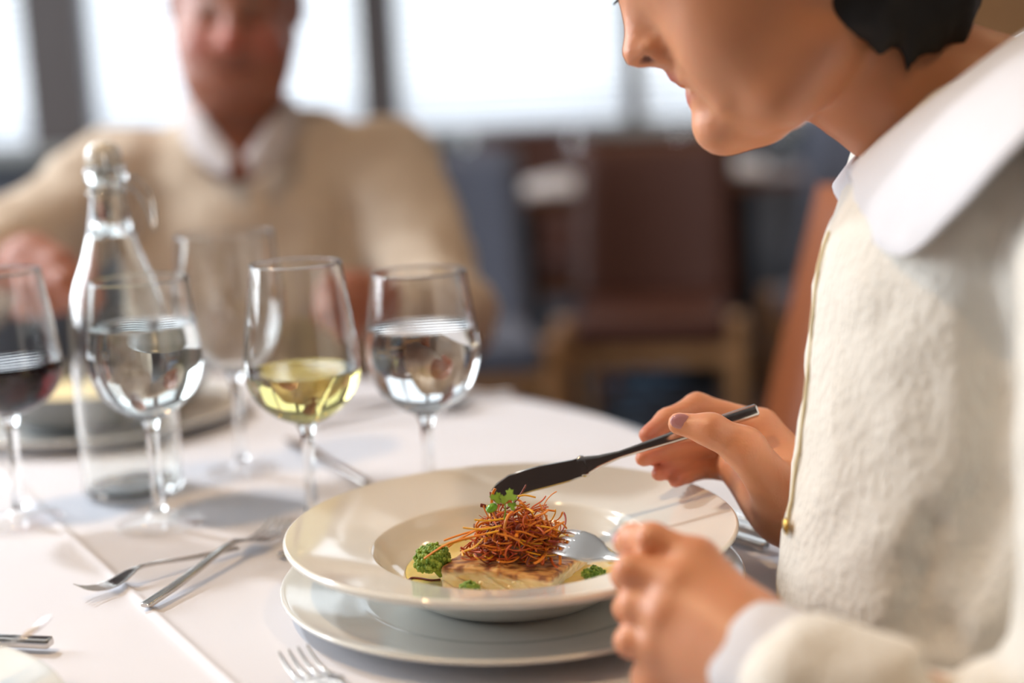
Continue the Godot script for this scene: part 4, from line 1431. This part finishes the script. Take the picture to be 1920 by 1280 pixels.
	var c1 := P(1560, 1330, 0.668)
	obj("cuff", cuff_mesh(c0, c1, 0.0305, 0.037), M.white_cotton, who)
	obj("cuff", cuff_mesh(P(1520, 958, 0.948), P(1600, 1010, 0.965), 0.032, 0.036), M.white_cotton, who)
	# trousers and shoes under the table
	var legs := [egg(Vector3(0.45, 0.558, -0.80), Vector3(0.16, 0.072, 0.18), Basis(), 0.03)]
	for s in [-1.0, 1.0]:
		legs += [bone(Vector3(0.42, 0.556, -0.80 + s * 0.085), Vector3(0.03, 0.53, -0.80 + s * 0.10), 0.070, 0.055, 0.01), bone(Vector3(0.03, 0.53, -0.80 + s * 0.10), Vector3(0.10, 0.09, -0.80 + s * 0.10), 0.060, 0.040, 0.02)]
	obj("trousers", blob_mesh(legs, 0.016), M.trousers, who)
	for s in [-1.0, 1.0]:
		obj("shoe", blob_mesh([bone(Vector3(0.12, 0.04, -0.80 + s * 0.10), Vector3(-0.06, 0.032, -0.80 + s * 0.105), 0.038, 0.030, 0.01), bone(Vector3(0.10, 0.05, -0.80 + s * 0.10), Vector3(0.10, 0.11, -0.80 + s * 0.10), 0.036, 0.034, 0.02)], 0.011), M.black_metal, who)
	# --- what she holds
	build_held()

func collar_leaf(a: Array, b: Array, belly: float) -> ArrayMesh:
	var p: Array = curve(a, 5)
	var q: Array = curve(b, 5)
	var rows := []
	for i in p.size():
		var row := []
		for j in 9:
			var t := j / 8.0
			var mid: Vector3 = p[i].lerp(q[i], t)
			row.append(mid + Vector3(0, 0.55, 0.83) * belly * sin(PI * t))
		rows.append(row)
	return sheet(rows, 0.003)

func cuff_mesh(a: Vector3, b: Vector3, r0: float, r1: float) -> ArrayMesh:
	# a short sleeve of cloth with an inner face
	var x := (b - a).normalized()
	var bs := aim(x, Vector3.UP)
	var L := a.distance_to(b)
	var v := PackedVector3Array()
	var ix := PackedInt32Array()
	var prof := [[0.3, -0.004], [0.0, -0.004], [-0.01, -0.002], [0.0, 0.0], [0.25, 0.0008], [0.6, 0.0004], [1.0, 0.0]]
	var n := 40
	for s in prof:
		for k in n:
			var g := TAU * k / n
			var rr: float = lerpf(r0, r1, maxf(s[0], 0)) + s[1] + 0.0007 * sin(g * 5.0)
			v.append(a + x * (s[0] * L) + (bs.y * cos(g) + bs.z * sin(g)) * rr)
	for i in prof.size() - 1:
		for k in n:
			var q := i * n + k
			var e := i * n + (k + 1) % n
			ix.append_array([q, e, q + n, e, e + n, q + n])
	return commit(v, ix, false)

func build_held():
	# fish knife: handle end at the hand, blade over the bowl
	var from := P(1421, 768, 0.930)
	var tip := P(922, 930, 0.935)
	var x := (tip - from).normalized()
	var up := (P(1170, 800, 0.934) - P(1180, 850, 0.930)).normalized()
	var y := (up - x * up.dot(x)).normalized()
	var z := x.cross(y)
	if z.dot(CAM - from) < 0: z = -z
	var L := from.distance_to(tip)
	var o = thing("fish_knife", "steel fish knife held over the bowl in the woman's far hand", "knife", from, Basis(x, z.cross(x), z))
	var yy := z.cross(x)
	var hs: float = L - 0.0625
	obj("handle", bar([[0.0, 0, 0, 0.0022, 0.0030], [0.0012, 0, 0, 0.0032, 0.0043], [0.05, 0, 0, 0.0030, 0.0040], [hs - 0.040, 0, 0, 0.0024, 0.0030], [hs - 0.026, 0, 0, 0.0022, 0.0026], [hs - 0.012, 0, 0, 0.0024, 0.0042], [hs - 0.004, 0, 0, 0.0022, 0.0062], [hs + 0.002, 0, 0, 0.0016, 0.0066]], 16, 0.5), M.steel, o)
	var outline := [Vector2(0, -0.0062), Vector2(0.011, -0.0068), Vector2(0.023, -0.0062), Vector2(0.036, -0.0054), Vector2(0.047, -0.0054), Vector2(0.057, -0.0048), Vector2(0.0625, -0.0022), Vector2(0.0630, 0.0006), Vector2(0.0615, 0.0040), Vector2(0.0570, 0.0072), Vector2(0.048, 0.0100), Vector2(0.036, 0.0100), Vector2(0.027, 0.0096), Vector2(0.011, 0.0075), Vector2(0.004, 0.0066), Vector2(0, 0.0066)]
	var flip := 1.0 if yy.dot(up) > 0 else -1.0
	for i in outline.size(): outline[i] = Vector2(outline[i].x, outline[i].y * flip)
	obj("blade", extrude(outline, 0.0016, 0.0007), M.steel, o, Vector3(hs, 0, 0))
	obj("bolster", bar([[hs - 0.003, 0, 0, 0.0027, 0.0070], [hs - 0.001, 0, 0, 0.0030, 0.0076], [hs + 0.001, 0, 0, 0.0027, 0.0070]], 16, 0.5), M.steel, o)
	# fork: convex back up, tines on the fish
	var f0 := P(1366, 1050, 0.745)
	var f1 := P(1008, 1004, 0.880)
	var fx := (f1 - f0).normalized()
	var fo = thing("fork", "steel fork held tines down on the fish in the woman's near hand", "fork", f0, aim(fx, Vector3(0.05, -0.72, -0.66)).scaled(Vector3.ONE * (f0.distance_to(f1) / 0.172)))
	fork_parts(fo)

# ------------------------------------------------------------------ the man
func build_man():
	var who = thing("person", "man in a beige linen shirt sitting across the table", "person")
	var head := [egg(P(440, -22, 1.925), Vector3(0.078, 0.098, 0.092), Basis(Vector3.RIGHT, 0.25), 0.02)]
	head.append(egg(P(440, 95, 1.885), Vector3(0.063, 0.070, 0.060), Basis(), 0.03))
	head.append(egg(P(438, 158, 1.868), Vector3(0.036, 0.030, 0.030), Basis(), 0.03))
	for s in [-1.0, 1.0]:
		head.append(egg(P(438 + s * 54, 82, 1.862), Vector3(0.030, 0.028, 0.026), Basis(), 0.02))
		head.append(bone(P(440 + s * 84, 70, 1.92), P(440 + s * 58, 150, 1.885), 0.024, 0.026, 0.03))
		head.append(cut(egg(P(436 + s * 40, 34, 1.828), Vector3(0.021, 0.012, 0.012), Basis(), 0.012)))
		head.append(egg(P(436 + s * 40, 38, 1.846), Vector3(0.015, 0.010, 0.010), Basis(), 0.004))
		head.append(bone(P(436 + s * 18, 12, 1.836), P(436 + s * 66, 14, 1.848), 0.009, 0.007, 0.012))
		head.append(egg(P(434 + s * 13, 82, 1.832), Vector3(0.010, 0.009, 0.011), Basis(), 0.006))
		head.append(bone(P(436 + s * 30, 90, 1.842), P(436 + s * 52, 132, 1.852), 0.007, 0.006, 0.012))
	head.append(bone(P(437, 14, 1.838), P(432, 74, 1.818), 0.011, 0.014, 0.012))
	head.append(egg(P(432, 80, 1.816), Vector3(0.0145, 0.012, 0.014), Basis(), 0.008))
	head.append(cut(bone(P(402, 124, 1.840), P(436, 134, 1.828), 0.0032, 0.0036, 0.006)))
	head.append(cut(bone(P(436, 134, 1.828), P(472, 124, 1.842), 0.0036, 0.0032, 0.006)))
	head.append(bone(P(412, 136, 1.843), P(462, 136, 1.844), 0.007, 0.007, 0.006))
	for e in [[556, 8, 1.965], [330, 10, 1.955]]:
		head.append(egg(P(e[0], e[1], e[2]), Vector3(0.012, 0.032, 0.019), Basis(), 0.010))
	head.append(bone(P(446, 130, 1.945), P(452, 300, 1.965), 0.062, 0.068, 0.03))
	var v := PackedVector3Array()
	var ix := PackedInt32Array()
	blob(head, 0.0045, v, ix)
	# hands resting by the plate: left of the picture and right
	var hl := []
	hl += chain(PP([[20, 500, 1.66], [60, 490, 1.625], [110, 505, 1.600]]), [0.030, 0.028, 0.024], 0.02)
	for k in 4:
		hl += chain(PP([[112 - k * 22, 492 + k * 3, 1.60], [142 - k * 26, 520 + k * 6, 1.585], [140 - k * 28, 556 + k * 5, 1.582], [126 - k * 28, 575 + k * 4, 1.588]]), [0.0115, 0.0105, 0.0095, 0.0082], 0.006)
	hl += chain(PP([[70, 500, 1.600], [120, 528, 1.572], [150, 560, 1.566]]), [0.014, 0.011, 0.009], 0.01)
	blob(hl, 0.004, v, ix)
	var hr := []
	hr += chain(PP([[735, 585, 1.68], [690, 560, 1.655], [655, 545, 1.635]]), [0.030, 0.028, 0.024], 0.02)
	for k in 4:
		hr += chain(PP([[650 + k * 14, 530 + k * 14, 1.635], [618 + k * 15, 545 + k * 16, 1.615], [612 + k * 16, 580 + k * 12, 1.605], [628 + k * 14, 604 + k * 8, 1.608]]), [0.0115, 0.0105, 0.0095, 0.0082], 0.006)
	hr += chain(PP([[680, 560, 1.635], [640, 572, 1.605], [612, 598, 1.600]]), [0.014, 0.011, 0.009], 0.01)
	blob(hr, 0.004, v, ix)
	var S := Vector3(-0.355, 0.0, -2.01)
	var lsh := S + Vector3(-0.175, 0.955, 0.0)
	var rsh := S + Vector3(0.190, 0.945, 0.0)
	var lel := P(-60, 520, 1.78)
	var rel := P(835, 590, 1.82)
	var trunk := [bone(S + Vector3(0, 0.90, 0), S + Vector3(0, 0.62, -0.04), 0.10, 0.11, 0.03), bone(lsh, rsh, 0.04, 0.04, 0.03), bone(lsh, lel, 0.04, 0.036, 0.02), bone(lel, P(20, 500, 1.66), 0.036, 0.03, 0.02), bone(rsh, rel, 0.04, 0.036, 0.02), bone(rel, P(735, 585, 1.68), 0.036, 0.03, 0.02)]
	blob(trunk, 0.016, v, ix)
	var red := Color(0.46, 0.13, 0.085)
	var spots := [[P(432, 78, 1.812), 0.014, 0.012, red], [P(384, 80, 1.845), 0.016, 0.016, Color(0.42, 0.13, 0.09)], [P(494, 80, 1.845), 0.016, 0.016, Color(0.42, 0.13, 0.09)]]
	for s in [-1.0, 1.0]:
		for t in 5:
			spots.append([P(436 + s * (20 + t * 11), 10 + t * 0.5, 1.832), 0.004, 0.004, Color(0.20, 0.14, 0.11)])
			spots.append([P(436 + s * (26 + t * 7), 42, 1.836), 0.002, 0.003, Color(0.13, 0.05, 0.03)])
	for t in 7:
		spots.append([P(404 + t * 11, 126 + 8 * sin(PI * t / 6.0), 1.836), 0.003, 0.003, Color(0.20, 0.05, 0.045)])
	obj("body", commit(v, ix, true, tint(v, Color(0.34, 0.122, 0.070), spots)), M.skin_ruddy, who)
	obj("hair", blob_mesh([egg(P(446, -62, 1.968), Vector3(0.084, 0.088, 0.088), Basis(Vector3.RIGHT, 0.25), 0.02), bone(P(536, -50, 1.950), P(542, -12, 1.958), 0.016, 0.008, 0.01), bone(P(346, -50, 1.945), P(340, -12, 1.952), 0.016, 0.008, 0.01)], 0.007), M.hair_grey, who)
	# shirt
	var folds = FastNoiseLite.new()
	folds.seed = 8
	folds.frequency = 9.0
	folds.fractal_octaves = 2
	var st := [egg(S + Vector3(0.005, 0.80, 0.02), Vector3(0.185, 0.22, 0.135), Basis(), 0.05), egg(S + Vector3(0, 0.69, 0.0), Vector3(0.17, 0.19, 0.15), Basis(), 0.05), bone(lsh, rsh, 0.068, 0.068, 0.05), bone(S + Vector3(-0.06, 1.0, 0.0), S + Vector3(0.075, 1.0, 0.0), 0.05, 0.05, 0.04)]
	st += [bone(lsh, lel, 0.074, 0.062, 0.03), bone(lel, P(10, 480, 1.68), 0.058, 0.046, 0.02), bone(rsh, rel, 0.076, 0.064, 0.03), bone(rel, P(750, 590, 1.69), 0.058, 0.046, 0.02)]
	st.append(cut(bone(P(446, 160, 1.93), P(450, 262, 1.90), 0.072, 0.052, 0.012)))
	st.append(cut(bone(P(450, 262, 1.90), P(452, 300, 1.86), 0.045, 0.010, 0.012)))
	obj("shirt", blob_mesh(st, 0.010, folds, 0.012), M.linen, who)
	for s in [-1.0, 1.0]:
		var a := PP([[448 + s * 92, 178, 1.985], [448 + s * 84, 190, 1.935], [448 + s * 62, 222, 1.885], [450 + s * 10, 292, 1.845]])
		var b := PP([[448 + s * 118, 212, 1.985], [448 + s * 112, 232, 1.925], [448 + s * 84, 290, 1.862], [450 + s * 24, 335, 1.832]])
		obj("collar", collar_leaf(a, b, 0.006), M.linen_inner, who)
	# trousers and shoes
	var legs := [egg(S + Vector3(0, 0.565, -0.05), Vector3(0.18, 0.078, 0.16), Basis(), 0.03)]
	for s in [-1.0, 1.0]:
		legs += [bone(S + Vector3(s * 0.09, 0.562, -0.05), S + Vector3(s * 0.12, 0.54, 0.40), 0.074, 0.060, 0.01), bone(S + Vector3(s * 0.12, 0.54, 0.40), S + Vector3(s * 0.12, 0.09, 0.36), 0.064, 0.044, 0.02)]
	obj("trousers", blob_mesh(legs, 0.018), M.trousers, who)
	for s in [-1.0, 1.0]:
		obj("shoe", blob_mesh([bone(S + Vector3(s * 0.12, 0.04, 0.34), S + Vector3(s * 0.13, 0.034, 0.53), 0.04, 0.033, 0.01), bone(S + Vector3(s * 0.12, 0.05, 0.36), S + Vector3(s * 0.12, 0.11, 0.36), 0.04, 0.036, 0.02)], 0.012), M.black_metal, who)

# ------------------------------------------------------------------ the rest of the dining room
func chair(called, label, cover, wood, at: Vector3, face: Vector3, high := 0.90, lean := 0.11, group = ""):
	# stands at `at`, its front towards `face`
	var z := Vector3(face.x, 0, face.z).normalized()
	var o = thing(called, label, "chair", at, Basis(Vector3.UP.cross(z), Vector3.UP, z), group)
	obj("seat", box(Vector3(0.40, 0.085, 0.44), 0.028, Vector3(0, 0.435, 0.02)), cover, o)
	var rows := []
	for i in 9:
		var row := []
		for j in 9:
			var s := j / 4.0 - 1.0
			var t := i / 8.0
			row.append(Vector3(s * (0.225 - 0.008 * t), 0.44 + (high - 0.44) * t, -0.185 - lean * t + 0.022 * s * s))
		rows.append(row)
	obj("backrest", sheet(rows, 0.062), cover, o)
	obj("seat_rail", box(Vector3(0.43, 0.05, 0.41), 0.006, Vector3(0, 0.372, 0.02)), wood, o)
	for sx in [-1.0, 1.0]:
		obj("leg", bar([[0.0, 0, 0, 0.017, 0.017], [0.2, 0, 0, 0.022, 0.022], [0.466, 0, 0, 0.024, 0.024], [0.470, 0, 0, 0.021, 0.021]], 12, 0.5), wood, o, Vector3(sx * 0.222, 0, 0.205), Basis(Vector3.UP, Vector3.LEFT, Vector3.BACK))
		obj("leg", bar([[0.0, -0.0, -0.07, 0.014, 0.014], [0.2, 0, -0.02, 0.018, 0.018], [0.42, 0, 0, 0.020, 0.020]], 12, 0.5), wood, o, Vector3(sx * 0.195, 0, -0.17), Basis(Vector3.UP, Vector3.LEFT, Vector3.BACK))
	return o

func side_table(label, at: Vector3, turn: float):
	var o = thing("square_table", label, "table", at, Basis(Vector3.UP, turn), "square tables at the back")
	obj("tabletop", box(Vector3(0.60, 0.035, 0.60), 0.006, Vector3(0, 0.7225, 0)), M.walnut, o)
	obj("base", box(Vector3(0.42, 0.03, 0.42), 0.008, Vector3(0, 0.015, 0)), M.black_metal, o)
	obj("column", tube([Vector3(0, 0.03, 0), Vector3(0, 0.705, 0)], 0.04, 16), M.black_metal, o)
	return o

func small_goblet(label, at: Vector3):
	return goblet_at(label, at)

var goblet_source = null

func goblet_at(label, at: Vector3):
	if goblet_source == null:
		goblet_source = goblet(label, Vector2(960, 900), {"wine": false, "h": 0.185, "rf": 0.034, "rr": 0.0362, "rm": 0.0440, "ym": 0.120, "yb": 0.072, "level": 0.0, "liquid": ""})
		goblet_source.set_meta("group", "glasses set on the square tables")
		goblet_source.position = at
		return goblet_source
	return dup(goblet_source, at, Basis(), label)

func napkin(label, at: Vector3, turn: float):
	var rows := []
	for i in 9:
		var row := []
		for j in 7:
			var u := i / 8.0 - 0.5
			var w := j / 6.0 - 0.5
			row.append(Vector3(u * 0.22, 0.012 + 0.05 * pow(maxf(0.0, cos(w * PI)), 1.5) * (1.0 - absf(u) * 0.8), w * 0.15))
		rows.append(row)
	return tag(obj("napkin", sheet(rows, 0.006), M.white_cotton, null, at, Basis(Vector3.UP, turn)), label, "napkin", "folded napkins on the square tables")

func build_background():
	# chairs round the diners' table
	var toward := Vector3(-0.86, 0, 0.50)
	chair("dining_chair", "tan leather dining chair pushed up between the woman and the man", M.leather_tan, M.oak, Vector3(0.240, 0, -1.40), toward, 0.92, 0.15)
	chair("dining_chair", "tan leather dining chair under the woman in the cream jacket", M.leather_tan, M.oak, Vector3(0.49, 0, -0.80), Vector3(-1, 0, 0))
	chair("dining_chair", "tan leather dining chair under the man in the linen shirt", M.leather_tan, M.oak, Vector3(-0.355, 0, -2.10), Vector3(0, 0, 1))
	# brown leather chair that faces us in the middle of the room
	var at := Vector3(0.385, 0.47, -3.78)
	chair("dining_chair", "dark brown leather chair with pale oak legs facing the round table", M.leather_brown, M.oak, Vector3(at.x, 0, at.z), Vector3(-0.15, 0, 1))
	at = Vector3(-0.150, 0.47, -3.50)
	chair("dining_chair", "slate grey upholstered chair beside the brown leather chair", M.grey_fabric, M.oak, Vector3(at.x, 0, at.z), Vector3(0.10, 0, 1))
	at = Vector3(1.02, 0.47, -4.06)
	chair("dining_chair", "tall slate grey chair in front of the farther square table", M.grey_fabric, M.oak, Vector3(at.x, 0, at.z), Vector3(-0.45, 0, 1), 0.97)
	chair("dining_chair", "brown leather chair by the window wall behind the grey one", M.leather_brown, M.walnut, Vector3(0.12, 0, -5.05), Vector3(0.0, 0, 1))
	chair("dining_chair", "brown leather chair by the window wall beside the farther square table", M.leather_brown, M.walnut, Vector3(1.48, 0, -4.98), Vector3(-0.1, 0, 1))
	chair("dining_chair", "slate grey chair by the window wall behind the man's arm", M.grey_fabric, M.walnut, Vector3(-2.05, 0, -4.6), Vector3(0.2, 0, 1))
	chair("dining_chair", "slate grey chair standing before the oak panel", M.grey_fabric, M.walnut, Vector3(2.15, 0, -4.9), Vector3(-0.2, 0, 1))
	var t1 := Vector3(0.06, T, -4.42)
	side_table("walnut square table between the grey chair and the brown chair", Vector3(t1.x, 0, t1.z), 0.2)
	var t2 := Vector3(0.82, T, -4.96)
	side_table("walnut square table closest to the window wall", Vector3(t2.x, 0, t2.z), -0.1)
	var ty := T + 0.0002
	napkin("white folded napkin at the edge of the middle square table", Vector3(t1.x + 0.10, ty, t1.z + 0.19), 0.2)
	napkin("white folded napkin on the square table closest to the windows", Vector3(t2.x - 0.06, ty, t2.z + 0.19), -0.1)
	goblet_at("empty goblet on the middle square table behind the napkin", Vector3(t1.x + 0.18, ty, t1.z - 0.05))
	goblet_at("empty goblet on the middle square table near its far corner", Vector3(t1.x - 0.15, ty, t1.z - 0.12))
	goblet_at("empty goblet on the farther square table, behind its napkin", Vector3(t2.x - 0.20, ty, t2.z + 0.06))
	goblet_at("empty goblet on the farther square table, beside its napkin", Vector3(t2.x + 0.12, ty, t2.z + 0.12))
